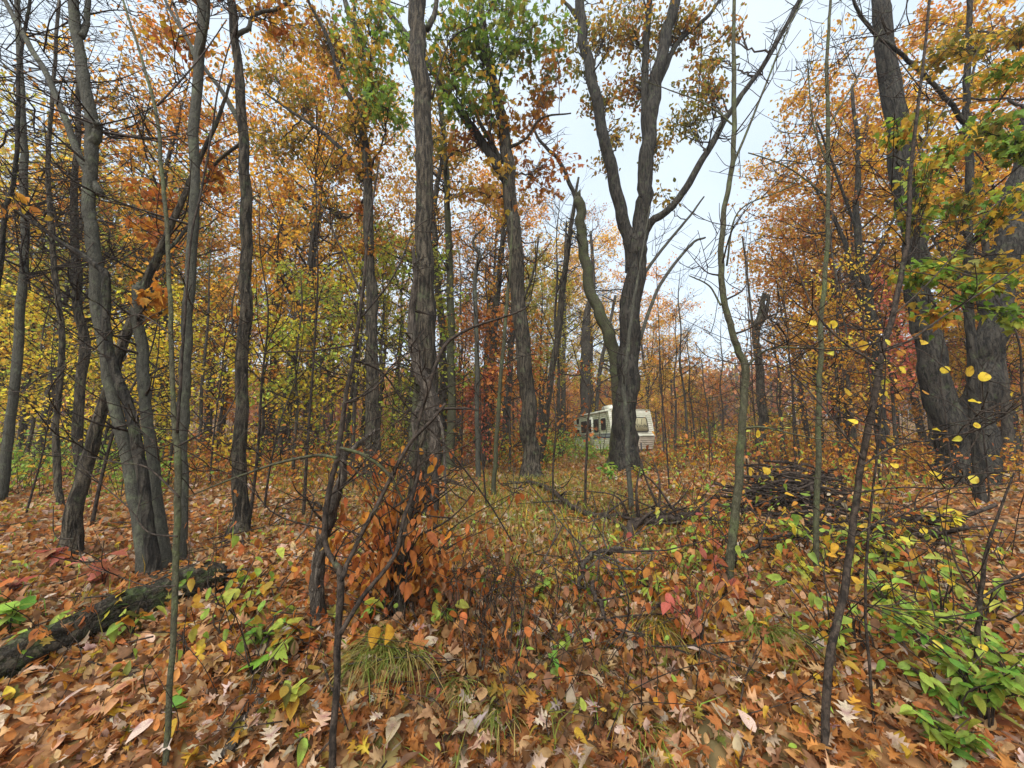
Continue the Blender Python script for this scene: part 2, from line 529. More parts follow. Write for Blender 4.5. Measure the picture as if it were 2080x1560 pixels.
# ------------------------------------------------------------------ traced trees
class Tree:
    """a tree whose stems were measured from the photograph: stems lie near one distance, with real thickness"""
    def __init__(s, name, label, cat, base, depth=None, bark=None, group=None, seed=1, twig=None):
        s.bark, s.seed, s.r = bark, seed, np.random.default_rng(seed)
        s.twigmat = twig or TWIG
        g = G(*base[:2]) if depth is None else None
        s.Y = g[1] if depth is None else depth
        x = P(base[0], base[1], s.Y)[0]
        s.base = np.array([x, s.Y, float(hgt(x, s.Y))])
        s.e = thing(name, label, cat, s.base, group)
        s.paths = []
        s.tw, s.lf = MB(), MB()
        s.nt = s.nl = 0

    def path(s, ctrl, d0=0.0, d1=0.0, k=7, root=False, wig=0.25):
        n = len(ctrl)
        rows = []
        for i, (px, py, w) in enumerate(ctrl):
            p = P(px, py, s.Y + d0 + (d1 - d0) * i / max(1, n - 1))
            rows.append((*p, wpx(w, p)))
        rows = np.array(rows)
        if root:
            rows[0, :3] = s.base - (0, 0, 0.12)
        sp = spline(rows, k)
        pts, rad = sp[:, :3], np.maximum(sp[:, 3], 0.0015)
        nz = s.r.normal(0, 1, pts.shape) * rad[:, None] * wig
        nz[0] = 0
        nz[:, 2] = 0
        nz[1:-1] = (nz[:-2] + nz[1:-1] + nz[2:]) / 3
        return pts + nz, rad

    def stem(s, ctrl, root=True, name='trunk', sides=None, ridge=0.05, flare=0.7, broken=False, d0=0, d1=0, mat=None, **lab):
        pts, rad = s.path(ctrl, d0, d1, 8, root)
        rad = rad * 0.88                                # ridges stand proud of the mean radius
        s.paths.append((pts, rad))
        sides = sides or (20 if rad.max() > 0.12 else 12 if rad.max() > 0.03 else 8)
        mb = MB()
        mb.tube(pts, rad, sides, ridge, flare if root else 0, seed=s.seed * 7 + len(s.paths))
        if broken:                                      # splinters standing up from a snapped top
            for q in range(9):
                a = s.r.uniform(0, 6.28)
                rr = rad[-1] * s.r.uniform(0.35, 0.85)
                b0 = pts[-1] + np.array([rr * math.cos(a), rr * math.sin(a), -0.03])
                hh = s.r.uniform(0.8, 2.6) * rad[-1]
                mb.tube([b0, b0 + (0, 0, hh * 0.6), b0 + (0.2 * rr, 0, hh)], [rad[-1] * 0.3, rad[-1] * 0.22, 0.002], 5)
        o = obj(name, mb.mesh(name, mat or s.bark, s.base), s.e)
        for k, v in lab.items():
            o[k] = v
        return o

    def limb(s, ctrl, d0=0, d1=0, name='branch', mat=None, sides=None):
        return s.stem(ctrl, False, name, sides or 7, 0.03, 0, False, d0, d1, mat)

    def anchor(s, c):
        """a point on a stem or limb from which a bough could reach c"""
        best, bp, br = 1e9, None, 0.02
        for pts, rad in s.paths:
            d = np.linalg.norm(pts - (c - np.array([0, 0, 0.45 * np.linalg.norm(c - s.base) * 0.25])), axis=1) + 0.3 * np.maximum(0, pts[:, 2] - c[2])
            k = int(np.argmin(d))
            if d[k] < best:
                best, bp, br = d[k], pts[k], rad[k]
        return bp, br

    def clump(s, c, R, n, pal, size=0.12, temps=T_QUAD, flat=0.65, per=9, sag=0.1, leafy=1.0):
        """a bough out to c, twigs through a volume of radius R about it, leaves along the twigs"""
        r = s.r
        a, ar = s.anchor(c)
        L = np.linalg.norm(c - a) + 1e-6
        mid = (a + c) / 2 + r.normal(0, 0.08, 3) * L - np.array([0, 0, sag * L])
        r0 = min(ar * 0.5, 0.012 + 0.011 * L)
        bp = spline([a, mid, c], 7)
        bp += np.vstack([np.zeros(3), r.normal(0, 0.02 * L ** 0.5, (len(bp) - 1, 3))])
        s.tw.tube(bp, np.linspace(r0, r0 * 0.35, len(bp)), 5, cap=False)
        nt = max(3, n // per)
        st = bp[r.integers(len(bp) // 3, len(bp), nt)]
        dirs = r.normal(0, 1, (nt, 3))
        dirs /= np.linalg.norm(dirs, axis=1)[:, None]
        end = c + dirs * R * (r.uniform(0.15, 1, (nt, 1)) ** 0.45) * np.array([1, 1, flat])
        pos = []
        for k in range(nt):
            m = (st[k] + end[k]) / 2 + r.normal(0, 0.1 * R, 3)
            tp = spline([st[k], m, end[k]], 3)
            s.tw.tube(tp, np.linspace(max(0.004, r0 * 0.3), 0.0025, len(tp)), 3, cap=False)
            if leafy > 0:
                t = r.uniform(0.35, 1.05, int(per * leafy + r.uniform(0, 1)))[:, None]
                q = (1 - t) ** 2 * st[k] + 2 * t * (1 - t) * m + t * t * end[k]
                pos.append(q + r.normal(0, 0.05 + 0.025 * R, q.shape))
        if pos:
            pos = np.vstack(pos)
            put_leaves(s.lf, temps, pos, size, pcol(pal, len(pos), r), r, (-0.5, 0.6), 0.7)

    def clump_px(s, px, py, rpx, n, pal, dd=0.0, **kw):
        c = P(px, py, s.Y + dd)
        s.clump(c, 2 * wpx(rpx, c), n, pal, **kw)

    def twiggy(s, n, lo=0.3, hi=1.0, length=0.5, fork=2, up=0.6, which=None, rr=0.35):
        """bare side shoots"""
        r = s.r
        paths = s.paths if which is None else [s.paths[k] for k in which]
        for _ in range(n):
            pts, rad = paths[r.integers(len(paths))]
            k = int(r.uniform(lo, hi) * (len(pts) - 1))
            a = pts[k]
            s._shoot(a, min(rad[k] * rr, 0.03), length * r.uniform(0.5, 1.3), fork, up)

    def _shoot(s, a, r0, L, fork, up):
        r = s.r
        az = r.uniform(0, 6.28)
        d = np.array([math.cos(az), math.sin(az), r.uniform(0.0, 1.2) * up + 0.1])
        d /= np.linalg.norm(d)
        m = a + d * L * 0.5 + r.normal(0, 0.05, 3) * L
        e = a + d * L + np.array([0, 0, up * 0.25 * L]) + r.normal(0, 0.12, 3) * L
        p = spline([a, m, e], 4)
        s.tw.tube(p, np.linspace(max(r0, 0.003), 0.0018, len(p)), 4, cap=False)
        if fork > 0:
            for _ in range(r.integers(1, 4)):
                s._shoot(p[r.integers(3, len(p) - 1)], r0 * 0.6, L * r.uniform(0.4, 0.7), fork - 1, up)

    def done(s, crown='crown'):
        if s.tw.n:
            obj('twigs', s.tw.mesh('twigs', s.twigmat, s.base), s.e, kind='stuff')
        if s.lf.n:
            obj(crown, s.lf.mesh(crown, LEAF, s.base, True, False), s.e, kind='stuff')
        return s


# left of the picture
t = Tree('forked_tree', 'grey tree with pale patched bark, swelling and snapped stub, rising from left clump', 'tree', (312, 1172), bark=B_GREY, seed=3)
t.stem([(312, 1172, 42), (252, 905, 34), (210, 700, 30), (192, 520, 37), (180, 400, 34), (184, 270, 35), (162, 110, 30), (148, 0, 28), (140, -160, 25), (120, -400, 20)])
t.limb([(205, 395, 26), (150, 290, 22), (100, 165, 20), (50, 75, 18), (10, 0, 14), (-40, -120, 8)], 0, 0.4)
t.limb([(165, 75, 20), (178, 20, 16), (180, -120, 12)], 0, 0.3)
t.limb([(184, 300, 34), (196, 262, 26), (198, 250, 20)], 0, -0.05, name='snapped_stub')
t.twiggy(26, 0.35, 0.95, 0.9, 2)
t.clump_px(180, -150, 170, 260, 'orange gold', 0.4, size=0.1)
t.done()

t = Tree('mossy_tree', 'dark moss-patched crooked stem in left clump sending one bough to the left', 'tree', (322, 1178), bark=B_MOSS, seed=4)
t.stem([(322, 1178, 36), (300, 1050, 30), (272, 870, 28), (228, 735, 27), (214, 620, 25), (212, 560, 21), (170, 520, 17), (120, 490, 14), (60, 445, 11), (0, 415, 9), (-80, 380, 6)], d1=-0.2, mat=B_DARK)
t.twiggy(12, 0.55, 1.0, 0.5, 2)
t.clump_px(20, 420, 60, 12, 'gold orange', -0.2, size=0.08, temps=T_OVATE)
t.done()

t = Tree('broken_tree', 'grey stem in left clump snapped off with a jagged top', 'tree', (333, 1165), bark=B_GREY, seed=5)
t.stem([(333, 1165, 48), (310, 930, 31), (292, 770, 30), (280, 650, 28), (281, 582, 28)], broken=True)
t.twiggy(8, 0.3, 0.9, 0.4, 1)
t.clump_px(312, 590, 22, 9, 'orange', -0.1, size=0.09, temps=T_MAPLE)
t.done()

t = Tree('pale_tree', 'smooth pale grey stem closest to the broken stem in left clump', 'tree', (366, 1150), bark=B_GREY, seed=6)
t.stem([(366, 1150, 30), (372, 900, 27), (376, 770, 28), (383, 620, 26), (394, 400, 24), (402, 150, 25), (412, 0, 24), (420, -200, 20)], flare=0.2)
t.limb([(402, 130, 14), (385, 90, 11), (360, 45, 9), (335, 0, 8), (300, -90, 5)], 0, 0.3)
t.limb([(405, 120, 12), (420, 50, 10), (425, -60, 7)], 0, -0.3)
t.twiggy(16, 0.45, 1.0, 0.7, 2)
t.clump_px(400, -120, 140, 180, 'orange rust', 0.2, size=0.1)
t.done()

t = Tree('leaning_tree', 'rough trunk leaning right behind the left clump, base wider than its top', 'tree', (138, 1132), bark=B_BROWN, seed=7)
t.stem([(138, 1132, 56), (168, 985, 42), (205, 840, 34), (252, 690, 27), (302, 560, 22), (345, 468, 18), (390, 360, 13), (440, 250, 10), (470, 160, 6)])
t.limb([(318, 520, 13), (360, 490, 10), (400, 430, 7)], 0, 0.5)
for px, py, R in ((330, 400, 70), (430, 330, 60), (300, 470, 50)):
    t.clump_px(px, py, R, 90, 'rust orange', 0.8, size=0.1)
t.twiggy(18, 0.4, 1, 0.8, 2)
t.done()

t = Tree('straight_tree', 'straight rough grey trunk standing alone between left clump and centre trunk', 'tree', (488, 1093), bark=B_GREY, seed=8)
t.stem([(488, 1093, 42), (489, 950, 34), (494, 700, 31), (498, 500, 29), (496, 300, 26), (482, 130, 23), (470, 0, 21), (462, -180, 17)], mat=B_BROWN)
t.limb([(482, 72, 13), (505, 55, 11), (518, 30, 10), (560, 18, 9), (595, -5, 8), (650, -80, 5)], 0, 0.3)
t.limb([(490, 250, 16), (455, 190, 13), (410, 130, 11), (370, 60, 8), (350, 0, 6)], 0, 0.6)
t.limb([(492, 290, 10), (440, 330, 8), (400, 400, 5)], 0, 0.5)
t.twiggy(20, 0.3, 1, 0.8, 2)
for px, py, R, n, dd in ((560, 30, 90, 160, 0.3), (380, 90, 90, 110, 0.5), (470, -80, 150, 200, 0.5)):
    t.clump_px(px, py, R, n, 'orange rust gold', dd, size=0.1)
t.done()

for k, (lab, pts, dep, bark) in enumerate((
    ('far left grey trunk running out of the picture corner', [(4, 1005, 30), (34, 760, 26), (46, 600, 24), (52, 480, 22), (45, 250, 18), (35, 0, 14), (30, -150, 10)], 6.5, B_GREY),
    ('thin bowed stem left of the leaning rough trunk', [(128, 1032, 20), (112, 890, 18), (126, 700, 17), (108, 520, 16), (98, 340, 13), (110, 150, 10), (120, 0, 8)], 6.2, B_BROWN),
    ('dark trunk seen just left of the forked grey tree', [(168, 1000, 30), (160, 860, 28), (168, 690, 26), (154, 540, 24), (150, 380, 18), (160, 200, 14), (150, 0, 9)], 7.2, B_BROWN),
    ('bare dark stem sweeping up the left picture edge', [(-30, 900, 18), (-8, 620, 16), (10, 440, 14), (34, 330, 12), (38, 150, 11), (60, 0, 9), (64, -100, 7)], 4.0, B_DARK))):
    t = Tree('slender_tree', lab, 'tree', pts[0], depth=dep, bark=bark, seed=20 + k)
    t.stem(pts, flare=0.2)
    t.twiggy(46, 0.35, 1.0, 1.3, 3)
    if k != 3:
        for q in range(5):
            t.clump_px(t.r.uniform(-40, 300), t.r.uniform(60, 560), 60, 24, 'gold olive orange', t.r.uniform(0, 3), size=0.1)
    t.done()

# centre
t = Tree('golden_tree', 'tree with gold and green leaves hanging close round its upper trunk, left of centre', 'tree', (757, 978), bark=B_BROWN, seed=9)
t.stem([(757, 978, 38), (758, 850, 30), (757, 700, 27), (752, 540, 25), (745, 380, 23), (738, 260, 20), (745, 160, 16), (722, 60, 13), (700, 0, 11), (670, -120, 7)])
t.limb([(742, 370, 13), (700, 310, 11), (650, 265, 10), (600, 232, 8), (540, 190, 5)], 0, 0.8, mat=B_DARK)
t.limb([(736, 240, 13), (690, 160, 11), (672, 90, 10), (640, 30, 8), (622, -10, 7)], 0, -0.6, mat=B_DARK)
t.limb([(742, 210, 12), (752, 120, 10), (720, 40, 8), (735, -60, 5)], 0, 0.5, mat=B_DARK)
for px, py, R, n, pal, dd in (
    (745, 330, 60, 170, 'gold orange', 0), (735, 420, 45, 100, 'orange rust', 0.2), (720, 230, 80, 220, 'gold:2 olive', -0.4),
    (750, 130, 90, 260, 'green gold', -0.8), (690, 80, 90, 220, 'gold orange', 0.5), (620, 200, 90, 220, 'orange gold olive', 0.8),
    (650, 60, 100, 240, 'orange gold', 0.2), (560, 160, 90, 200, 'olive gold', 1.0), (670, 330, 70, 150, 'gold orange', 0.8),
    (755, 500, 40, 60, 'orange', 0), (660, 420, 80, 140, 'orange olive', 1.2), (590, 300, 80, 170, 'gold olive', 1.2),
    (790, 210, 60, 120, 'green:2 lime', -1.0), (740, 30, 80, 170, 'gold green', -0.3), (590, 60, 80, 150, 'orange', 1.0), (540, 290, 70, 120, 'olive gold', 1.2)):
    t.clump_px(px, py, R, int(n * 2.2), pal.replace('orange', 'orange olive:0.6'), dd, size=0.11, temps=T_MAPLE if 'green' in pal else T_QUAD)
t.done()

t = Tree('furrowed_tree', 'tall upright brown trunk with furrowed bark and lichen patch at picture centre', 'tree', (858, 1052), bark=B_BROWN, seed=10)
t.stem([(858, 1052, 54), (864, 930, 48), (868, 760, 43), (866, 600, 40), (862, 400, 38), (856, 200, 38), (850, 60, 37), (848, -60, 35), (845, -250, 30)], sides=28, ridge=0.04)
t.limb([(866, 60, 15), (882, 30, 12), (888, -10, 10), (900, -90, 7)], 0, 0.2)
t.limb([(878, 200, 5), (910, 90, 4), (960, 50, 3)], 0, -0.2)
t.twiggy(8, 0.3, 0.9, 0.35, 1)
t.done()

t = Tree('leaning_furrowed_tree', 'furrowed trunk leaning left with a long side limb, between centre trunk and trailer', 'tree', (1082, 977), bark=B_BROWN, seed=11)
t.stem([(1082, 977, 40), (1078, 870, 35), (1062, 720, 33), (1048, 560, 31), (1038, 430, 30), (1030, 330, 27), (1012, 210, 22), (990, 110, 18), (975, 0, 14), (965, -120, 9)])
t.limb([(1030, 370, 23), (985, 300, 20), (930, 220, 18), (885, 150, 17), (830, 80, 15), (775, 5, 13), (740, -60, 9)], 0, 0.3, mat=B_DARK)
t.limb([(1020, 330, 11), (980, 260, 10), (950, 205, 9), (885, 140, 6)], 0, 0.7)
t.limb([(1034, 300, 8), (1070, 280, 6), (1100, 240, 5), (1160, 230, 3)], 0, -0.4)
t.limb([(1058, 620, 7), (1082, 560, 6), (1095, 480, 4)], 0, -0.4)
for px, py, R, n, pal, dd in (
    (985, 50, 110, 300, 'green', -0.8), (1070, 50, 90, 190, 'green olive', -0.5), (915, 70, 100, 230, 'green:2 gold', -0.9),
    (1000, 180, 80, 130, 'green gold', -0.6), (920, 180, 70, 110, 'green', -0.8), (1105, 140, 80, 140, 'olive orange', 0), (870, 140, 50, 50, 'green gold', -0.8),
    (1020, 250, 60, 90, 'orange gold', 0), (950, 270, 60, 70, 'orange rust', 0.2), (1090, 230, 80, 120, 'orange', 0.4), (1140, 80, 60, 70, 'olive green', 0),
    (900, 290, 60, 60, 'gold olive', 0.5), (1010, 340, 50, 50, 'gold', 0), (1100, 340, 90, 140, 'orange rust', 0.8), (800, 60, 60, 70, 'green lime', -0.5), (1040, -60, 140, 260, 'green', 0), (1030, 430, 70, 70, 'orange gold', 0.5), (960, 380, 70, 80, 'orange gold', 0.8)):
    t.clump_px(px, py, R, int(n * 1.9), pal, dd, size=0.125, temps=T_MAPLE, flat=0.8)
t.twiggy(14, 0.3, 0.9, 0.9, 2)
t.done()

t = Tree('forked_oak', 'big dark oak forking low, standing in front of the trailer', 'tree', (1268, 955), bark=B_DARK, seed=12)
t.stem([(1268, 955, 64), (1270, 860, 55), (1274, 740, 50), (1284, 620, 46), (1292, 520, 42), (1302, 440, 36), (1314, 320, 33), (1328, 200, 31), (1348, 90, 28), (1372, 0, 26), (1400, -140, 18)], ridge=0.05, flare=0.35)
t.limb([(1290, 560, 32), (1272, 470, 30), (1250, 380, 28), (1226, 280, 26), (1205, 180, 25), (1188, 80, 23), (1178, 0, 21), (1170, -120, 15)], 0, 0.3, name='limb', sides=14)
t.limb([(1308, 400, 20), (1312, 260, 19), (1310, 120, 17), (1318, 0, 14), (1320, -110, 10)], 0, 0.8, name='limb', sides=10)
t.limb([(1300, 500, 22), (1325, 450, 19), (1372, 412, 18), (1425, 330, 17), (1470, 250, 15), (1520, 175, 13), (1570, 100, 12), (1625, 0, 9), (1660, -70, 6)], 0, -0.8, name='limb', sides=10)
t.limb([(1188, 60, 10), (1160, 20, 8), (1135, -10, 6)], 0.3, 0.5)
t.limb([(1330, 190, 14), (1375, 90, 12), (1440, 30, 9), (1480, -30, 6)], 0, 0.6)
t.limb([(1305, 560, 8), (1350, 500, 7), (1400, 440, 6), (1430, 400, 4)], 0, 0.5, mat=B_GREY)
t.limb([(1300, 690, 9), (1335, 590, 8), (1400, 500, 7), (1432, 482, 5)], 0, 0.9, mat=B_GREY)
for px, py, R, n, pal, dd in (
    (1230, 60, 70, 200, 'olive gold', 0.4), (1215, 200, 55, 120, 'olive:2 orange', 0.5), (1290, 160, 80, 200, 'orange olive', 0.9),
    (1275, 60, 80, 220, 'orange olive gold', 0.6), (1350, 40, 80, 200, 'olive gold', 0.4), (1420, 160, 70, 180, 'olive:2 orange', 0.2),
    (1400, 60, 70, 170, 'olive orange', 0.5), (1390, 240, 60, 130, 'olive', 0.2), (1340, 280, 50, 90, 'gold olive', 0.4),
    (1180, 130, 45, 60, 'olive', 0.5), (1260, 270, 45, 70, 'olive gold', 0.6), (1440, 200, 50, 90, 'olive orange', 0), (1310, 330, 35, 40, 'olive', 0.3),
    (1280, -60, 150, 330, 'orange olive', 0.5), (1480, 60, 50, 60, 'olive orange', 0.4), (1230, 330, 40, 50, 'olive gold', 0.8), (1345, 390, 45, 40, 'olive gold', 0.8), (1160, 60, 50, 60, 'olive', 0.6), (1430, 110, 60, 90, 'olive gold', 0.8)):
    t.clump_px(px, py, R, int(n * 2.3), pal, dd, size=0.13, temps=T_OVATE)
t.twiggy(40, 0.35, 1, 1.0, 2, which=[1, 3, 5])
t.twiggy(12, 0.1, 0.6, 0.3, 1, which=[0])
t.done()

t = Tree('broken_mossy_tree', 'mossy trunk with a splintered top curving up left of the forked oak', 'tree', (1252, 945), depth=11.3, bark=B_MOSS, seed=13)
t.stem([(1252, 945, 36), (1255, 840, 32), (1250, 740, 30), (1232, 670, 28), (1203, 600, 25), (1188, 520, 24), (1178, 460, 22), (1177, 405, 22)], broken=True)
t.limb([(1180, 430, 11), (1160, 380, 10), (1135, 325, 9), (1100, 290, 7), (1075, 245, 5)], 0, 0.2, mat=B_DARK)
t.twiggy(14, 0.4, 1, 0.7, 2)
t.done()

t = Tree('slender_tree', 'slender bare trunk leaning right between furrowed leaning tree and trailer', 'tree', (1100, 922), bark=B_BROWN, depth=12.5, seed=14)
t.stem([(1100, 922, 16), (1118, 780, 15), (1138, 640, 14), (1150, 530, 12), (1163, 440, 9), (1175, 360, 5)], flare=0.2)
t.twiggy(10, 0.5, 1, 0.8, 2)
t.done()

for k, (lab, ctrl, dep, bark, pal) in enumerate((
    ('dark crooked trunk just right of the furrowed centre trunk', [(893, 930, 20), (900, 780, 18), (896, 660, 16), (885, 520, 14), (880, 420, 12), (905, 300, 8)], 13.0, B_BROWN, 'orange gold'),
    ('straight greenish trunk second to right of the furrowed centre trunk', [(910, 962, 28), (917, 820, 19), (916, 640, 17), (910, 470, 15), (906, 330, 13), (896, 220, 11), (880, 100, 7)], 10.5, B_MOSS, 'gold olive'),
    ('forked slim trunk behind the leaf-strewn clearing, left of leaning furrowed tree', [(982, 950, 20), (988, 850, 20), (1000, 720, 17), (1010, 600, 15), (1022, 480, 10), (1030, 380, 6)], 14.0, B_BROWN, 'orange gold'),
    ('thin straight trunk grazing the left side of the leaning furrowed tree', [(1020, 915, 15), (1033, 780, 14), (1040, 660, 13), (1046, 560, 10), (1040, 400, 6)], 16.0, B_FAR, 'orange gold'),
    ('pale slim sapling with a looping top in front of the golden clearing', [(972, 985, 12), (970, 850, 11), (968, 700, 11), (966, 560, 10), (975, 520, 8), (960, 490, 6), (985, 460, 4)], 8.5, B_GREY, ''),
    ('thin mottled sapling leaning right beside the leaning furrowed tree', [(1000, 1060, 11), (1006, 940, 10), (1014, 800, 9), (1024, 680, 9), (1036, 540, 7), (1040, 430, 4)], 6.5, B_MOSS, ''),
    ('wide trunk with a high fork behind the trailer roof', [(1186, 850, 24), (1189, 760, 23), (1190, 680, 21), (1192, 640, 16), (1205, 570, 10), (1200, 470, 6)], 27.0, B_FAR, 'orange gold'),
    ('thin trunk leaning right just behind the trailer roof', [(1205, 850, 9), (1218, 760, 9), (1232, 690, 8), (1250, 600, 6)], 28.0, B_FAR, 'gold'),
    ('dark slim trunk left of the trailer with coral leaves behind it', [(1142, 860, 12), (1144, 760, 11), (1145, 650, 9), (1148, 540, 7), (1150, 450, 4)], 26.0, B_FAR, 'rust orange pink'))):
    t = Tree('slender_tree' if dep > 9 else 'sapling', lab, 'tree' if dep > 9 else 'sapling', ctrl[0], depth=dep, bark=bark, seed=40 + k)
    t.stem(ctrl, flare=0.25)
    t.twiggy(16 if dep < 9 else 22, 0.4, 1, 0.05 * dep + 0.3, 2)
    if pal:
        x0, y0 = ctrl[-1][0], ctrl[-1][1]
        for q in range(9):
            t.clump_px(x0 + t.r.uniform(-90, 90), y0 + t.r.uniform(-60, 220), t.r.uniform(35, 60), 80, pal, t.r.uniform(-1, 2), size=0.13)
    t.done()

# right
t = Tree('mottled_sapling', 'grey-green sapling bending left at an elbow then straight up, right of the trailer', 'sapling', (1470, 1225), bark=B_MOSS, seed=15)
t.stem([(1470, 1225, 22), (1484, 1120, 21), (1498, 980, 20), (1507, 850, 19), (1512, 752, 19), (1492, 690, 17), (1470, 600, 16), (1464, 520, 15), (1472, 420, 14), (1488, 320, 13), (1491, 200, 12), (1490, 80, 10), (1493, -60, 8)], flare=0.15)
t.limb([(1514, 748, 8), (1545, 718, 6), (1580, 706, 6), (1660, 708, 5), (1760, 705, 3)], 0, -0.3)
t.limb([(1506, 872, 6), (1550, 868, 5), (1640, 888, 4), (1760, 905, 3)], 0, -0.3)
t.limb([(1486, 340, 7), (1520, 260, 6), (1560, 160, 5), (1600, 60, 4), (1640, -20, 3)], 0, 0.2)
t.limb([(1490, 255, 5), (1440, 215, 4), (1380, 190, 3), (1310, 165, 2)], 0, 0.3)
t.limb([(1476, 540, 5), (1500, 430, 4), (1600, 380, 3), (1690, 300, 2)], 0, -0.2)
t.limb([(1464, 620, 5), (1440, 580, 4), (1400, 560, 3)], 0, 0.2)
t.twiggy(30, 0.35, 1, 0.45, 2, up=0.9)
t.done()

t = Tree('mossy_sapling', 'thin straight moss-speckled sapling rising from brush pile', 'sapling', (1655, 1175), bark=B_MOSS, seed=16)
t.stem([(1655, 1175, 17), (1660, 1000, 16), (1663, 820, 15), (1668, 660, 14), (1680, 480, 12), (1682, 300, 10), (1680, 120, 8), (1690, -40, 6)], flare=0.2)
t.limb([(1680, 330, 6), (1650, 240, 4), (1640, 120, 3)], 0, 0.2)
t.limb([(1681, 260, 5), (1740, 160, 4), (1790, 60, 3)], 0, 0.2)
t.limb([(1681, 400, 5), (1600, 340, 4), (1520, 310, 3)], 0, 0.2)
t.twiggy(26, 0.35, 1, 0.5, 2, up=0.9)
t.done()

t = Tree('dead_snag', 'dead snag with a two-pronged broken top standing in open gap', 'snag', (1545, 937), bark=B_BROWN, seed=17)
t.stem([(1545, 937, 28), (1548, 850, 23), (1543, 760, 20), (1535, 690, 18), (1538, 660, 18), (1548, 630, 14), (1550, 600, 12)], broken=True)
t.limb([(1540, 665, 14), (1556, 635, 10), (1562, 598, 8)], 0, 0.1)
t.limb([(1532, 690, 7), (1524, 620, 6), (1516, 540, 5), (1508, 480, 4)], 0, 0.3)
t.twiggy(8, 0.4, 1, 0.5, 1)
t.done()

t = Tree('orange_oak', 'spreading tree with an orange crown and forked dark trunk, right of the open gap', 'tree', (1790, 905), depth=13.0, bark=B_DARK, seed=18)
t.stem([(1790, 905, 32), (1785, 800, 28), (1778, 700, 26), (1764, 600, 24), (1748, 510, 20), (1740, 420, 16), (1742, 300, 12), (1730, 180, 8)])
t.limb([(1770, 640, 16), (1735, 560, 14), (1715, 490, 12), (1680, 420, 9), (1640, 360, 6)], 0, 0.5)
t.limb([(1755, 560, 10), (1800, 480, 8), (1840, 380, 6)], 0, 0.5)
t.limb([(1745, 480, 9), (1690, 330, 7), (1660, 250, 5)], 0, -0.5)
for px, py, R, n, dd in ((1600, 350, 90, 220, 0), (1680, 300, 90, 260, 0.5), (1650, 420, 90, 260, 0.3), (1570, 440, 70, 150, 0.5), (1720, 400, 90, 280, 0.5),
                         (1640, 540, 80, 240, -0.3), (1560, 560, 60, 110, 0.4), (1720, 540, 90, 280, 0.8), (1600, 640, 70, 150, 0.5), (1700, 650, 90, 260, 0.5),
                         (1760, 230, 90, 220, 0.6), (1640, 220, 60, 120, 0.3), (1800, 330, 90, 200, 1), (1720, 120, 90, 150, 1), (1810, 620, 80, 200, 1), (1850, 480, 80, 160, 1.5), (1750, 740, 70, 160, 1.2), (1600, 270, 60, 70, 0)):
    t.clump_px(px, py, R, int(n * 0.85), 'orange:4 gold:2 rust', dd, size=0.12)
t.done()

t = Tree('twin_oak', 'massive dark double-trunked oak at right edge', 'tree', (1955, 985), bark=B_DARK, seed=19)
t.stem([(1945, 985, 110), (1935, 890, 92), (1905, 780, 76), (1880, 650, 64), (1862, 520, 58), (1838, 370, 54), (1812, 200, 50), (1796, 60, 46), (1785, -60, 42), (1770, -250, 34)], sides=26, ridge=0.06)
t.stem([(1965, 985, 116), (1982, 890, 96), (2000, 780, 86), (2020, 650, 84), (2050, 470, 84), (2084, 320, 80), (2120, 180, 74), (2160, 0, 64)], sides=26, ridge=0.06, name='trunk')
t.limb([(1838, 330, 18), (1850, 280, 14), (1862, 220, 10)], 0, -0.4)
for px, py, R, n, pal in ((1900, 60, 110, 160, 'orange gold'), (2040, 60, 110, 160, 'orange'), (1860, 200, 80, 100, 'orange'), (1990, 200, 80, 90, 'orange gold')):
    t.clump_px(px, py, R, n, pal, 1.5, size=0.13)
t.twiggy(14, 0.1, 0.7, 0.4, 1)
t.done()

t = Tree('maple_tree', 'slim maple with green and yellow boughs in front of the double oak', 'tree', (1985, 1010), depth=6.0, bark=B_DARK, seed=24)
t.stem([(1990, 1010, 30), (1978, 820, 28), (1968, 640, 26), (1966, 480, 24), (1968, 330, 22), (1962, 240, 20), (1966, 120, 18), (1970, 0, 15), (1975, -120, 11)])
t.limb([(1958, 250, 17), (1925, 205, 15), (1880, 155, 13), (1830, 110, 12), (1780, 70, 11), (1742, 20, 9), (1725, -40, 6)], 0, -0.4)
t.limb([(1962, 480, 7), (1900, 420, 5), (1820, 330, 4)], 0, -2.0)
t.limb([(1968, 420, 8), (2020, 380, 6), (2080, 330, 4)], 0, -2.0)
t.limb([(1968, 620, 7), (1920, 580, 5), (1860, 560, 4)], 0, -2.2)
t.limb([(1968, 300, 7), (2020, 220, 6), (2090, 120, 4)], 0, -1.8)
t.twiggy(20, 0.2, 1, 0.6, 2)
maple = t
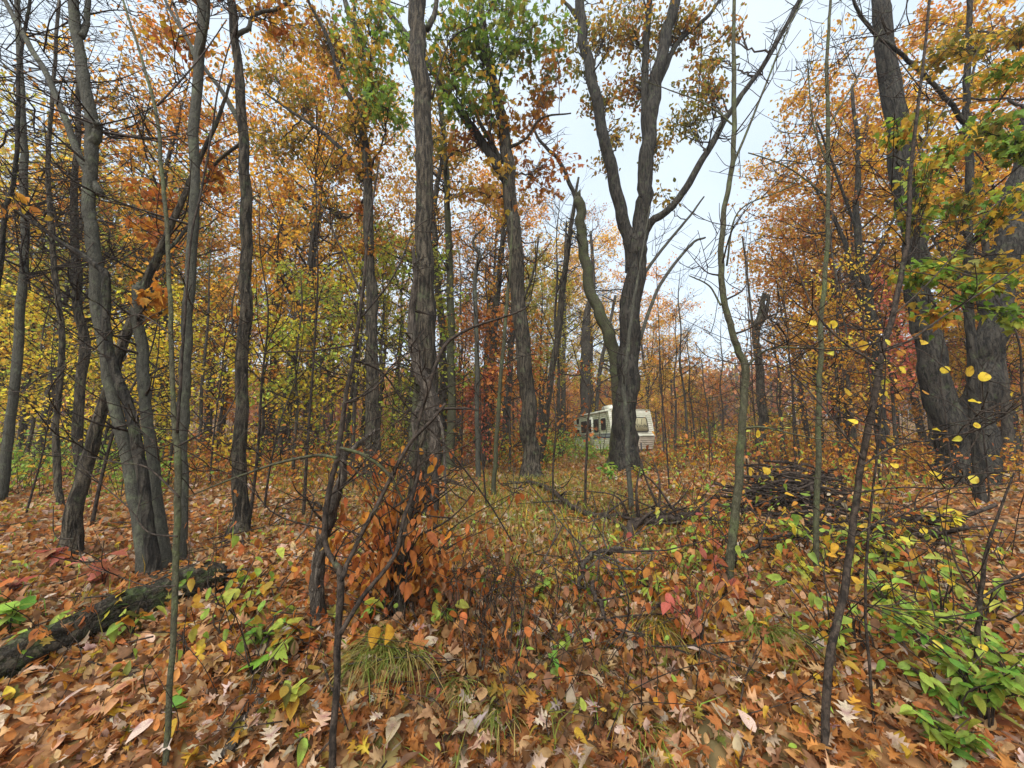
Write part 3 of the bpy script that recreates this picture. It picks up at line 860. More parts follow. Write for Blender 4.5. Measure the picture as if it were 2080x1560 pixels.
for px, py, R, n, pal, dd in (
    (1870, 330, 55, 34, 'green lime gold', -2.2), (1930, 300, 50, 30, 'gold green', -1.8), (1990, 260, 60, 40, 'green olive', -1.8), (2050, 290, 60, 44, 'green', -2.0),
    (2060, 400, 55, 40, 'green gold', -2.2), (1960, 400, 60, 36, 'olive gold green', -1.5), (1860, 420, 50, 26, 'green gold', -2.0), (1820, 260, 40, 18, 'green gold', -2.2),
    (1860, 560, 60, 34, 'green:2 gold', -2.2), (1930, 540, 60, 30, 'green olive', -2.0), (2000, 580, 60, 34, 'green gold:0.5', -2.2), (1900, 640, 50, 22, 'green gold orange:0.4', -2.2),
    (2050, 530, 50, 26, 'olive gold', -2.0), (2030, 150, 70, 44, 'green gold', -1.5), (2060, 60, 60, 36, 'gold olive', -1.6), (1900, 120, 70, 46, 'gold olive', -1.2), (1960, 80, 60, 36, 'olive gold', -1.0), (2060, 640, 40, 18, 'green', -2.2), (1880, 230, 50, 26, 'gold olive', -1.5)):
    c = P(px, py, t.Y + dd)
    before = t.lf
    t.lf = MB()
    t.clump(c, 2.3 * wpx(R, c), 4 * n, pal, size=0.074, temps=T_MAPLE, per=6, flat=0.5)
    if t.lf.n:
        obj('bough_leaves', t.lf.mesh('bough_leaves', LEAF, t.base, True, False), t.e, kind='stuff')
    t.lf = before
t.done()

# ------------------------------------------------------------------ near saplings
def petiole_leaf(tree, px, py, w, pal, dd, me_list, name='leaf', face=None):
    """one leaf as a part of its own, joined to the nearest twig by a stalk"""
    r = tree.r
    p = P(px, py, tree.Y + dd)
    L = 2 * wpx(w, p)
    best, a = 1e9, None
    for pts, rad in tree.paths:
        d = np.linalg.norm(pts - p, axis=1)
        k = int(np.argmin(d))
        if d[k] < best:
            best, a = d[k], pts[k]
    me = me_list[r.integers(len(me_list))]
    o = obj(name, me, tree.e, p - tree.base)
    o.rotation_euler = (r.uniform(0.5, 1.8) if face is None else face, r.normal(0, 0.6), r.uniform(-0.9, 0.9))
    o.scale = (L, L, L)
    q = spline([a, (a + p) / 2 + (0, 0, 0.03), p], 4)
    tree.tw.tube(q, np.full(len(q), 0.0022), 4, cap=False)


def leaf_meshes(name, temps, pal, n):
    out = []
    for k in range(n):
        mb = MB()
        tv, tf = temps[k % len(temps)]
        v = tv.copy()
        v[:, 2] *= rng.uniform(0.4, 1.5)
        c = pcol(pal, 1)[0]
        cc = c[None] * rng.uniform(0.85, 1.12, (len(v), 1))
        bad = rng.random(len(v)) < 0.16              # browned spots and margins
        cc[bad] = cc[bad] * np.array([0.55, 0.4, 0.5])
        mb.add(v, tf, cc)
        out.append(mb.mesh(name, LEAF, color=True, smooth=False))
    return out


YELLOW_LEAF = leaf_meshes('leaf', T_ROUND, 'yellow:3 gold', 10)
t = Tree('aspen_sapling', 'near dark sapling at right with round yellow leaves on long arching twigs', 'sapling', (1672, 1600), depth=1.62, bark=TWIG, seed=31)
t.stem([(1668, 1640, 24), (1676, 1500, 23), (1684, 1340, 22), (1712, 1215, 20), (1732, 1080, 18), (1752, 940, 17), (1788, 740, 16), (1812, 640, 15), (1842, 500, 12), (1852, 330, 10), (1872, 160, 8), (1888, 0, 7), (1900, -120, 5)], flare=0.1, d1=0.5)
for c, d1 in (([(1790, 715, 8), (1850, 690, 7), (1920, 640, 7), (2000, 590, 6), (2085, 535, 5), (2160, 490, 3)], 0.2),
              ([(1755, 935, 6), (1690, 850, 5), (1630, 780, 4), (1580, 745, 3), (1520, 740, 2)], 0.5),
              ([(1785, 740, 7), (1720, 700, 6), (1660, 640, 5), (1625, 560, 4), (1610, 500, 3)], 0.4),
              ([(1752, 945, 6), (1820, 905, 6), (1900, 893, 5), (1990, 870, 5), (2090, 825, 4), (2160, 800, 2)], 0.1),
              ([(1745, 1000, 6), (1830, 990, 5), (1920, 992, 5), (2010, 985, 4), (2090, 975, 3)], 0.1),
              ([(1735, 1090, 4), (1800, 1050, 4), (1900, 1000, 3), (1960, 970, 2)], 0.2),
              ([(1815, 640, 5), (1900, 560, 4), (2000, 440, 3), (2080, 360, 2)], 0.3),
              ([(1845, 440, 4), (1790, 360, 3), (1730, 300, 2)], 0.3),
              ([(1852, 330, 4), (1930, 200, 3), (2010, 60, 2)], 0.3),
              ([(1800, 690, 5), (1700, 712, 4), (1600, 700, 3), (1560, 715, 2)], 0.3),
              ([(1870, 180, 4), (1800, 90, 3), (1740, 30, 2)], 0.3)):
    t.limb(c, t.r.uniform(0, 0.2), d1, name='twig')
t.twiggy(46, 0.2, 1, 0.3, 1)
for px, py, w in ((1729, 805, 28), (1740, 862, 30), (1910, 975, 38), (1970, 980, 34), (1912, 877, 30), (1985, 870, 24), (1795, 1000, 28), (1822, 952, 24), (1660, 660, 26), (1690, 668, 26),
                  (1757, 712, 30), (1830, 755, 30), (1840, 720, 26), (1800, 697, 26), (1695, 722, 24), (1965, 765, 40), (1995, 775, 38), (1990, 820, 36), (2055, 808, 36), (1810, 778, 26),
                  (1835, 812, 26), (1955, 895, 30), (1815, 898, 26), (1930, 755, 30), (1888, 802, 24), (1725, 690, 22), (1800, 806, 20), (1920, 1075, 30), (1900, 1130, 32), (1935, 1190, 24),
                  (1890, 1355, 34), (1915, 1320, 32), (1950, 1310, 28), (2005, 1325, 32), (2055, 1130, 30), (1560, 965, 24), (1540, 890, 22), (1525, 968, 22), (2050, 960, 34), (2020, 1100, 26), (1985, 1030, 26), (1880, 1085, 24), (2075, 960, 26), (1870, 700, 26)):
    petiole_leaf(t, px, py, w * 0.82, 'yellow', t.r.uniform(-0.05, 0.35), YELLOW_LEAF)
t.done()

t = Tree('thin_sapling', 'wiry thin stem growing beside the yellow-leaved sapling', 'sapling', (1775, 1480), bark=TWIG, seed=32)
t.stem([(1775, 1480, 8), (1768, 1380, 8), (1758, 1230, 7), (1764, 1080, 7), (1780, 940, 6), (1795, 800, 4), (1800, 720, 3)], flare=0)
t.twiggy(7, 0.3, 1, 0.25, 1)
t.done()

t = Tree('yellow_sapling', 'small branching sapling at right edge above bright green plants', 'sapling', (1965, 1440), depth=1.9, bark=TWIG, seed=33)
t.stem([(1962, 1450, 16), (1985, 1300, 15), (1993, 1215, 14), (2005, 1120, 11), (2030, 1040, 8), (2060, 960, 5)], flare=0.1)
for c in ([(1993, 1215, 9), (2040, 1185, 8), (2090, 1160, 6)], [(1990, 1220, 7), (1950, 1160, 6), (1920, 1080, 4)], [(1985, 1290, 6), (1930, 1260, 4), (1880, 1250, 3)], [(1968, 1390, 7), (2030, 1380, 6), (2090, 1375, 4)], [(1992, 1215, 6), (1960, 1120, 4), (1930, 1040, 2)]):
    t.limb(c, 0, t.r.uniform(-0.1, 0.3), name='twig')
t.twiggy(14, 0.3, 1, 0.3, 1)
t.done()

t = Tree('tall_sapling', 'thin grey sapling crossing whole picture height in front of left clump', 'sapling', (338, 1600), depth=1.7, bark=B_MOSS, seed=34)
t.stem([(334, 1640, 17), (340, 1500, 16), (352, 1300, 15), (358, 1150, 16), (362, 1020, 17), (362, 930, 17), (352, 830, 13), (348, 640, 12), (340, 480, 11), (328, 350, 10), (318, 230, 9), (285, 110, 7), (250, 0, 6), (220, -100, 4)], flare=0.1, d1=0.4)
t.limb([(360, 880, 8), (372, 700, 7), (386, 500, 6), (410, 380, 6), (430, 270, 5), (450, 150, 4), (490, 20, 3)], 0, 0.3, mat=TWIG)
t.limb([(320, 215, 6), (370, 160, 5), (420, 100, 4), (460, 40, 3)], 0, 0.3, mat=TWIG)
t.limb([(364, 1010, 6), (300, 950, 5), (240, 940, 4), (160, 925, 3), (0, 915, 2)], 0, 0.2, mat=TWIG)
t.limb([(360, 1090, 6), (300, 1080, 5), (260, 1030, 4), (180, 960, 3), (130, 900, 2)], 0, 0.3, mat=TWIG)
t.limb([(364, 905, 7), (410, 880, 5), (455, 850, 4), (500, 760, 3)], 0, 0.3, mat=TWIG)
t.limb([(356, 1190, 5), (300, 1190, 4), (240, 1170, 3), (120, 1120, 2)], 0, 0.4, mat=TWIG)
t.limb([(350, 680, 5), (270, 640, 4), (180, 720, 3), (90, 790, 3), (0, 795, 2)], 0, 0.4, mat=TWIG)
t.twiggy(26, 0.3, 1, 0.35, 1)
t.done()

t = Tree('crooked_sapling', 'near dark crooked sapling with forked stem beside the rust-leaved bush', 'sapling', (676, 1600), depth=1.62, bark=TWIG, seed=35)
t.stem([(674, 1640, 20), (678, 1500, 19), (686, 1330, 18), (692, 1190, 18), (684, 1150, 16), (660, 1105, 15), (664, 1020, 15), (684, 930, 14), (700, 820, 12), (722, 700, 10), (740, 560, 8), (748, 460, 6), (770, 330, 4)], flare=0.1, d1=0.6)
t.limb([(692, 1180, 13), (722, 1110, 11), (780, 1000, 10), (830, 905, 9), (880, 850, 8), (905, 820, 7)], 0, 0.3, name='stem')
t.limb([(690, 1290, 13), (740, 1210, 11), (800, 1130, 10), (822, 1050, 10), (850, 960, 8), (848, 870, 8), (880, 760, 9), (905, 700, 8), (960, 665, 6), (1060, 630, 4), (1080, 600, 3)], 0, 0.5, name='stem')
t.limb([(684, 930, 8), (640, 925, 8), (560, 942, 7), (500, 962, 6), (440, 985, 5), (380, 1010, 3)], 0.2, 0.4, mat=B_MOSS)
t.limb([(690, 910, 8), (740, 925, 8), (790, 965, 7), (820, 1020, 5)], 0.2, 0.3, mat=B_MOSS)
t.limb([(700, 820, 6), (760, 790, 5), (800, 740, 4), (835, 745, 3)], 0.3, 0.6)
t.limb([(722, 700, 5), (640, 712, 4), (560, 715, 4), (500, 725, 3), (430, 760, 2)], 0.4, 0.7)
t.limb([(735, 600, 6), (700, 520, 5), (655, 420, 4), (620, 330, 3)], 0.5, 0.8)
t.limb([(722, 730, 6), (780, 760, 5), (830, 830, 4), (900, 900, 4), (985, 1010, 4), (1040, 1100, 3)], 0.3, 0.8)
t.limb([(730, 650, 5), (800, 560, 4), (840, 470, 3), (880, 440, 2)], 0.5, 0.9)
t.twiggy(34, 0.2, 1, 0.35, 2)
for px, py in ((845, 915), (820, 905), (880, 945), (795, 930), (700, 1010), (705, 945)):
    petiole_leaf(t, px, py, 24, 'rust', 0.3, leaf_meshes('leaf', T_OVATE, 'rust orange', 2), face=-1.2)
t.done()

t = Tree('bare_sapling', 'thin bare dark stem standing in front of the trailer door', 'sapling', (1188, 1035), bark=TWIG, seed=36)
t.stem([(1188, 1035, 6), (1190, 960, 6), (1194, 870, 5), (1198, 800, 4), (1180, 760, 3), (1160, 690, 2)], flare=0)
t.limb([(1197, 810, 3), (1225, 775, 3), (1262, 760, 2)], 0, 0.1, name='twig')
t.twiggy(8, 0.2, 1, 0.5, 1)
t.done()

t = Tree('grey_sapling', 'slim grey sapling rising in front of the forked oak trunk', 'sapling', (1284, 1040), bark=B_GREY, seed=37)
t.stem([(1284, 1040, 13), (1276, 950, 12), (1273, 860, 11), (1268, 790, 10), (1276, 700, 9), (1288, 610, 7), (1300, 540, 5), (1320, 420, 3)], flare=0.1)
t.twiggy(16, 0.3, 1, 0.5, 2)
t.done()


# ------------------------------------------------------------------ trees further back: eleven grown forms, copied
def proc_tree(seed, H, r0, cb, nl, leaves, size, spread, bare=False, forked=False):
    r = np.random.default_rng(seed)
    tk, tw, lf = MB(), MB(), MB()
    lean = r.normal(0, 0.035, 2)
    zs = np.linspace(0, 1, 7)
    ctrl = np.column_stack([lean[0] * zs * H + r.normal(0, 0.012 * H, 7) * zs, lean[1] * zs * H + r.normal(0, 0.012 * H, 7) * zs, zs * H])
    ctrl[0, 2] = -0.15
    ctrl[0, :2] = 0
    pts = spline(ctrl, 5)
    rad = r0 * (1 - np.linspace(0, 1, len(pts))) ** 0.75 + 0.012
    tk.tube(pts, rad, 9, 0.04, 0.4, seed)
    stems = [(pts, rad)]
    if forked:
        k = int(len(pts) * 0.35)
        a = pts[k]
        d = r.uniform(0, 6.28)
        q = spline([a, a + (math.cos(d) * H * 0.08, math.sin(d) * H * 0.08, H * 0.2), a + (math.cos(d) * H * 0.13, math.sin(d) * H * 0.13, H * 0.52)], 6)
        q_r = np.linspace(rad[k] * 0.75, 0.015, len(q))
        tk.tube(q, q_r, 8, 0.04)
        stems.append((q, q_r))
    pos = []
    for i in range(nl):
        sp, sr = stems[i % len(stems)]
        k = int(len(sp) * min(0.96, (cb if len(stems) == 1 or i % 2 == 0 else 0.25) + (1 - cb) * (i + r.uniform()) / nl))
        a = sp[k]
        t = a[2] / H
        az = r.uniform(0, 6.28)
        L = spread * r.uniform(0.6, 1.15) * (1.15 - 0.75 * max(0, t - 0.3))
        d = np.array([math.cos(az), math.sin(az), r.uniform(0.15, 0.9)])
        d /= np.linalg.norm(d)
        m = a + d * L * 0.5 + r.normal(0, 0.06, 3) * L
        e = a + d * L + np.array([0, 0, 0.12 * L]) + r.normal(0, 0.1, 3) * L
        b = spline([a, m, e], 5)
        br = min(sr[k] * 0.5, 0.016 * L + 0.012)
        tw.tube(b, np.linspace(br, 0.012, len(b)), 5, cap=False)
        for j in range(6 if not bare else 5):
            a2 = b[r.integers(3, len(b))]
            d2 = d * 0.6 + r.normal(0, 0.6, 3)
            e2 = a2 + d2 * L * 0.38 + (0, 0, 0.05 * L)
            m2 = (a2 + e2) / 2 + r.normal(0, 0.05, 3) * L
            b2 = spline([a2, m2, e2], 3)
            tw.tube(b2, np.linspace(br * 0.35, 0.006, len(b2)), 3, cap=False)
            for q in range(3):
                a3 = b2[r.integers(2, len(b2))]
                e3 = a3 + r.normal(0, 1, 3) * L * 0.17 + d2 * 0.1 * L
                tw.tube(np.array([a3, (a3 + e3) / 2 + r.normal(0, 0.02, 3) * L, e3]), [br * 0.2, 0.006, 0.004], 3, cap=False)
                n = int(leaves / (nl * 18) + r.uniform())
                tt = r.uniform(0.1, 1.15, (n, 1))
                pos.append(a3 + (e3 - a3) * tt + r.normal(0, 0.08 * spread ** 0.5, (n, 3)))
    pos = np.vstack(pos)
    if len(pos):
        c = np.array([0.42, 0.42, 0.42]) * r.uniform(0.62, 1.3, (len(pos), 1)) * r.uniform(0.88, 1.14, (len(pos), 3))
        tone = r.normal(0, 0.12, (len(pos), 1))
        c = c * np.concatenate([1 + 0 * tone, 1 + tone, 1 + 0 * tone], 1)
        put_leaves(lf, T_QUAD, pos, size, c, r, (-0.4, 0.6), 0.7)
    return (tk.mesh('trunk', B_FAR), tw.mesh('branches', TWIG), lf.mesh('crown', LEAF, color=True, smooth=False) if lf.n else None)


FORMS = [proc_tree(101, 17, 0.17, 0.36, 24, 5800, 0.175, 3.6), proc_tree(102, 15, 0.14, 0.28, 24, 5400, 0.17, 3.2, forked=True), proc_tree(103, 19, 0.2, 0.42, 24, 6000, 0.18, 4.0),
         proc_tree(104, 12, 0.10, 0.25, 24, 4800, 0.165, 2.6), proc_tree(105, 14, 0.12, 0.3, 22, 2800, 0.165, 3.0, forked=True), proc_tree(106, 16, 0.13, 0.38, 20, 1800, 0.165, 3.0)]
BARE = [proc_tree(111, 13, 0.09, 0.3, 18, 0, 0.1, 2.2, bare=True), proc_tree(112, 10, 0.07, 0.3, 16, 260, 0.15, 1.8, bare=True)]
YOUNG = [proc_tree(121, 5.5, 0.035, 0.2, 16, 1700, 0.115, 1.4), proc_tree(122, 4.2, 0.028, 0.16, 14, 1500, 0.105, 1.25), proc_tree(123, 6.5, 0.04, 0.25, 16, 900, 0.115, 1.3), proc_tree(124, 3.2, 0.022, 0.12, 14, 1500, 0.1, 1.1)]

TINT = {'orange': (1.55, 0.74, 0.1), 'rust': (1.45, 0.56, 0.11), 'gold': (1.65, 1.02, 0.1), 'yellow': (1.75, 1.35, 0.13), 'olive': (1.05, 0.92, 0.13), 'green': (0.6, 0.8, 0.11), 'lime': (0.85, 0.95, 0.14), 'coral': (1.25, 0.36, 0.2)}
WORD = {'orange': 'orange', 'rust': 'rusty', 'gold': 'gold', 'yellow': 'yellow', 'olive': 'olive', 'green': 'green', 'lime': 'lime-green', 'coral': 'coral'}
ORD = ['first', 'second', 'third', 'fourth', 'fifth', 'sixth', 'seventh', 'eighth', 'ninth', 'tenth', 'eleventh', 'twelfth', 'thirteenth', 'fourteenth', 'fifteenth', 'sixteenth', 'seventeenth', 'eighteenth', 'nineteenth', 'twentieth']
ZONES = [(-1e9, 300, 'left of the broken stem'), (300, 490, 'between broken stem and straight grey trunk'), (490, 757, 'between straight grey trunk and golden tree'), (757, 862, 'between golden tree and centre trunk'),
         (862, 1080, 'between centre trunk and leaning furrowed tree'), (1080, 1268, 'between leaning furrowed tree and forked oak'), (1268, 1545, 'between forked oak and dead snag'),
         (1545, 1945, 'between dead snag and double oak'), (1945, 1e9, 'right of the double oak')]


def place(forms, spec, name, noun, cat, group):
    """spec: (photo x, distance, form, scale, hue); labelled by rank within the gap between two landmark trunks, by hue"""
    spec = sorted(spec, key=lambda q: q[0])
    seen, cnt = {}, {}
    for q in spec:
        z = next(k for k, a in enumerate(ZONES) if a[0] <= q[0] < a[1])
        cnt[(z, q[4])] = cnt.get((z, q[4]), 0) + 1
    for px, Y, fm, sc, hue in spec:
        z = next(k for k, a in enumerate(ZONES) if a[0] <= px < a[1])
        key = (z, hue)
        seen[key] = seen.get(key, 0) + 1
        look = 'bare' if hue == 'bare' else WORD[hue] + '-leaved'
        rank = '' if cnt[key] == 1 else ORD[seen[key] - 1] + ' '
        pos = ' from the left' if cnt[key] > 1 else ''
        lab = f'{rank}{look} {noun} {ZONES[z][2]}{pos}'
        x = (px - CX) / F * Y
        loc = np.array([x, Y, float(hgt(x, Y))])
        e = thing(name, lab, cat, loc, group, rz=rng.uniform(0, 6.28))
        e.scale = (sc, sc, sc * rng.uniform(0.92, 1.1))
        tk, tw, lf = forms[fm % len(forms)]
        obj('trunk', tk, e)
        o = obj('branches', tw, e, kind='stuff')
        if lf is not None:
            o = obj('crown', lf, e, kind='stuff')
            c = np.array(TINT.get(hue, (1, 0.5, 0.1))) * rng.uniform(0.85, 1.15)
            o.color = (*(c * rng.uniform(0.93, 1.07, 3)), 1)


def hue_at(px, r):
    if px < 330:
        return r.choice(['gold', 'olive', 'yellow', 'olive', 'green', 'orange'])
    if px < 700:
        return r.choice(['gold', 'olive', 'orange', 'gold', 'yellow', 'olive'])
    if px < 1130:
        return r.choice(['orange', 'gold', 'gold', 'orange', 'olive', 'rust'])
    return r.choice(['orange', 'gold', 'gold', 'orange', 'olive'])


rr = random.Random(77)
spec = [(250, 14, 0, 0.95, 'orange'), (560, 19, 1, 1.0, 'gold'), (630, 17, 2, 0.95, 'orange'), (830, 21, 2, 0.95, 'orange'), (980, 23, 0, 0.95, 'orange'),
        (1640, 22, 1, 0.9, 'orange'), (1720, 16, 0, 0.95, 'orange'), (1890, 15, 2, 0.95, 'orange'), (2030, 13, 1, 0.95, 'gold'), (90, 13, 4, 1.0, 'gold'), (-40, 15, 1, 1.0, 'olive'), (2180, 15, 0, 1, 'orange'),
        (1130, 31, 0, 1.0, 'gold'), (1205, 33, 2, 0.95, 'gold'), (1322, 34, 1, 1.0, 'orange'), (1362, 38, 0, 0.75, 'gold')]
for px0 in range(-260, 2400, 62):
    for Y in (17, 24, 33):
        px = px0 + rr.uniform(-30, 30)
        y = Y * rr.uniform(0.88, 1.14)
        fm = rr.choice([0, 1, 2, 3, 4, 5])
        sc = rr.uniform(0.8, 1.05)
        if 1330 < px < 1660 and Y < 40:          # the open gap: nothing tall here
            continue
        if 1110 < px < 1340 and y < 31:          # the trailer stands here
            continue
        if Y == 17 and rr.random() < 0.6 or Y == 24 and rr.random() < 0.3 or Y == 33 and rr.random() < 0.45:
            continue
        if 760 < px < 1120 and y < 20:
            y += 7
        if 1110 < px < 1340:
            y, sc = rr.uniform(34, 42), sc * 0.8
        spec.append((px, y, fm, sc, hue_at(px, rr)))
for px0 in range(-300, 2500, 74):
    px = px0 + rr.uniform(-25, 25)
    if 1400 < px < 1600 or (1360 < px < 1660 and rr.random() < 0.5):
        continue
    spec.append((px, rr.uniform(42, 58), rr.randrange(6), rr.uniform(0.8, 1.0), hue_at(px, rr)))
place(FORMS, spec, 'woodland_tree', 'woodland tree', 'tree', 'trees of the wood behind the clearing')

spec = []
for px in (1345, 1372, 1392, 1412, 1436, 1458, 1575, 1592, 1615, 1640, 1700, 1730, 600, 560, 640, 675, 800, 940, 1000, 1130, 60, 250, 415, 2060, 530, 705):
    y = rr.uniform(11, 21)
    spec.append((px + rr.uniform(-6, 6), y, rr.randrange(2), (0.55 if 1330 < px < 1660 else 0.85) * rr.uniform(0.8, 1.1) * (y / 16), 'bare'))
place(BARE, spec, 'bare_pole_tree', 'thin tree', 'tree', 'thin bare trees in the wood')

spec = []
for px0 in range(-200, 2350, 44):
    px = px0 + rr.uniform(-22, 22)
    y = rr.uniform(9.5, 20)
    if 1130 < px < 1345:
        y = rr.uniform(27, 32)
    if 1345 <= px < 1660:
        y = rr.uniform(19, 28)
    hue = rr.choice(['gold', 'yellow', 'orange', 'lime', 'yellow', 'lime']) if px < 700 else rr.choice(['orange', 'gold', 'rust', 'gold', 'orange', 'yellow', 'yellow', 'coral', 'lime', 'olive'])
    spec.append((px, y, rr.randrange(4), rr.uniform(0.8, 1.3) * (0.65 if 1340 < px < 1660 else 1), hue))
place(YOUNG, spec, 'understory_tree', 'young tree', 'young tree', 'young trees under the wood')


WHIP = []
for q in range(5):
    r_ = np.random.default_rng(140 + q)
    tk, tw = MB(), MB()
    H = (3.2, 4.2, 2.6, 3.6, 5.0)[q]
    b = spline(np.column_stack([np.cumsum(r_.normal(0, 0.09, 6)) * np.linspace(0, 1, 6), np.cumsum(r_.normal(0, 0.09, 6)) * np.linspace(0, 1, 6), np.linspace(-0.05, H, 6)]), 5)
    tk.tube(b, np.linspace(0.017, 0.003, len(b)), 6)
    for w in range(16):
        a = b[r_.integers(6, len(b) - 1)]
        d = r_.normal(0, 1, 3); d[2] = abs(d[2]) * 0.9 + 0.2
        d /= np.linalg.norm(d)
        L = r_.uniform(0.3, 1.0)
        c2 = spline([a, a + d * L * 0.5 + r_.normal(0, 0.05, 3), a + d * L + (0, 0, 0.2 * L)], 3)
        tw.tube(c2, np.linspace(0.006, 0.002, len(c2)), 4, cap=False)
        for w2 in range(2):
            a2 = c2[r_.integers(2, len(c2) - 1)]
            tw.tube([a2, a2 + r_.normal(0, 0.12, 3) + d * 0.15], [0.003, 0.0015], 3, cap=False)
    WHIP.append((tk.mesh('trunk', TWIG), tw.mesh('branches', TWIG), None))
spec = []
for px0 in range(20, 2080, 70):
    px = px0 + rr.uniform(-30, 30)
    if 1150 < px < 1345 and rr.random() < 0.7:
        continue
    spec.append((px, rr.uniform(4.5, 11), rr.randrange(5), rr.uniform(0.7, 1.25), 'bare'))
place(WHIP, spec, 'bare_whip', 'thin whip sapling', 'sapling', 'bare whip saplings on the forest floor')


# ------------------------------------------------------------------ the far woods: one mass
def far_woods():
    mb, tk = MB(), MB()
    r = np.random.default_rng(9)
    hues = ['orange', 'rust', 'gold', 'olive brown', 'rust brown', 'orange brown:0.5']
    for i in range(640):
        a = r.uniform(-1.15, 1.15)
        d = r.uniform(62, 150)
        x, y = d * math.tan(a) if abs(a) < 1 else d * 1.5 * np.sign(a), d
        z0 = float(hgt(x, y))
        H = r.uniform(7, 14) + (d - 60) * 0.06 + 3.5 * float(sstep(0.42, 0.8, x / y))
        n = 150
        v = r.normal(0, 1, (n, 3))
        v /= np.linalg.norm(v, axis=1)[:, None]
        v *= r.uniform(0.25, 1, (n, 1)) ** 0.4
        R = r.uniform(2.6, 4.2)
        pos = np.array([x, y, z0 + H * 0.47]) + v * np.array([R, R, H * 0.5]) + r.normal(0, 0.3, (n, 3))
        put_leaves(mb, T_QUAD, pos, 0.95, pcol(hues[r.integers(6)], n, r), r, (-0.4, 0.7), 0.8)
        tk.tube(np.array([(x, y, z0 - 0.2), (x + r.normal(0, 0.2), y, z0 + H * 0.5), (x + r.normal(0, 0.5), y, z0 + H * 0.95)]), [0.2, 0.14, 0.04], 5)
    e = thing('distant_woods', 'orange mass of far woods filling the horizon beyond the clearing', 'woods', (0, 0, 0))
    e['kind'] = 'stuff'
    obj('foliage', mb.mesh('foliage', LEAF, color=True, smooth=False), e, kind='stuff')
    obj('trunks', tk.mesh('trunks', B_FAR), e, kind='stuff')


far_woods()


# ------------------------------------------------------------------ the trailer
PAINT = plain_mat('trailer_cream', (0.62, 0.66, 0.5), 0.45, 0, scale=3.5, stain=(0.42, 0.5, 0.3), bump=0.05)
PAINT_F = plain_mat('trailer_front_cream', (0.68, 0.67, 0.57), 0.45, 0, scale=3, stain=(0.5, 0.51, 0.4))
BEIGE = plain_mat('trailer_beige', (0.52, 0.45, 0.36), 0.5, 0, scale=3, stain=(0.4, 0.36, 0.28))
NAVY = plain_mat('trailer_stripe', (0.05, 0.07, 0.11), 0.4)
PALEBLUE = plain_mat('trailer_pale_stripe', (0.2, 0.26, 0.27), 0.4)
GLASS = plain_mat('trailer_dark_glass', (0.02, 0.017, 0.013), 0.25, spec=0.35)
TRIM = plain_mat('trailer_trim', (0.6, 0.62, 0.52), 0.35, 0.2, stain=(0.4, 0.43, 0.32), scale=5)
RUBBER = plain_mat('trailer_rubber', (0.02, 0.02, 0.02), 0.8)
COVER = plain_mat('trailer_window_cover', (0.4, 0.36, 0.22), 0.4, scale=5, stain=(0.33, 0.31, 0.19))
INK = plain_mat('trailer_lettering', (0.05, 0.045, 0.03), 0.6)
AMBER = plain_mat('trailer_amber', (0.4, 0.14, 0.02), 0.3)
STEEL = plain_mat('trailer_steel', (0.06, 0.06, 0.06), 0.6, 0.4)


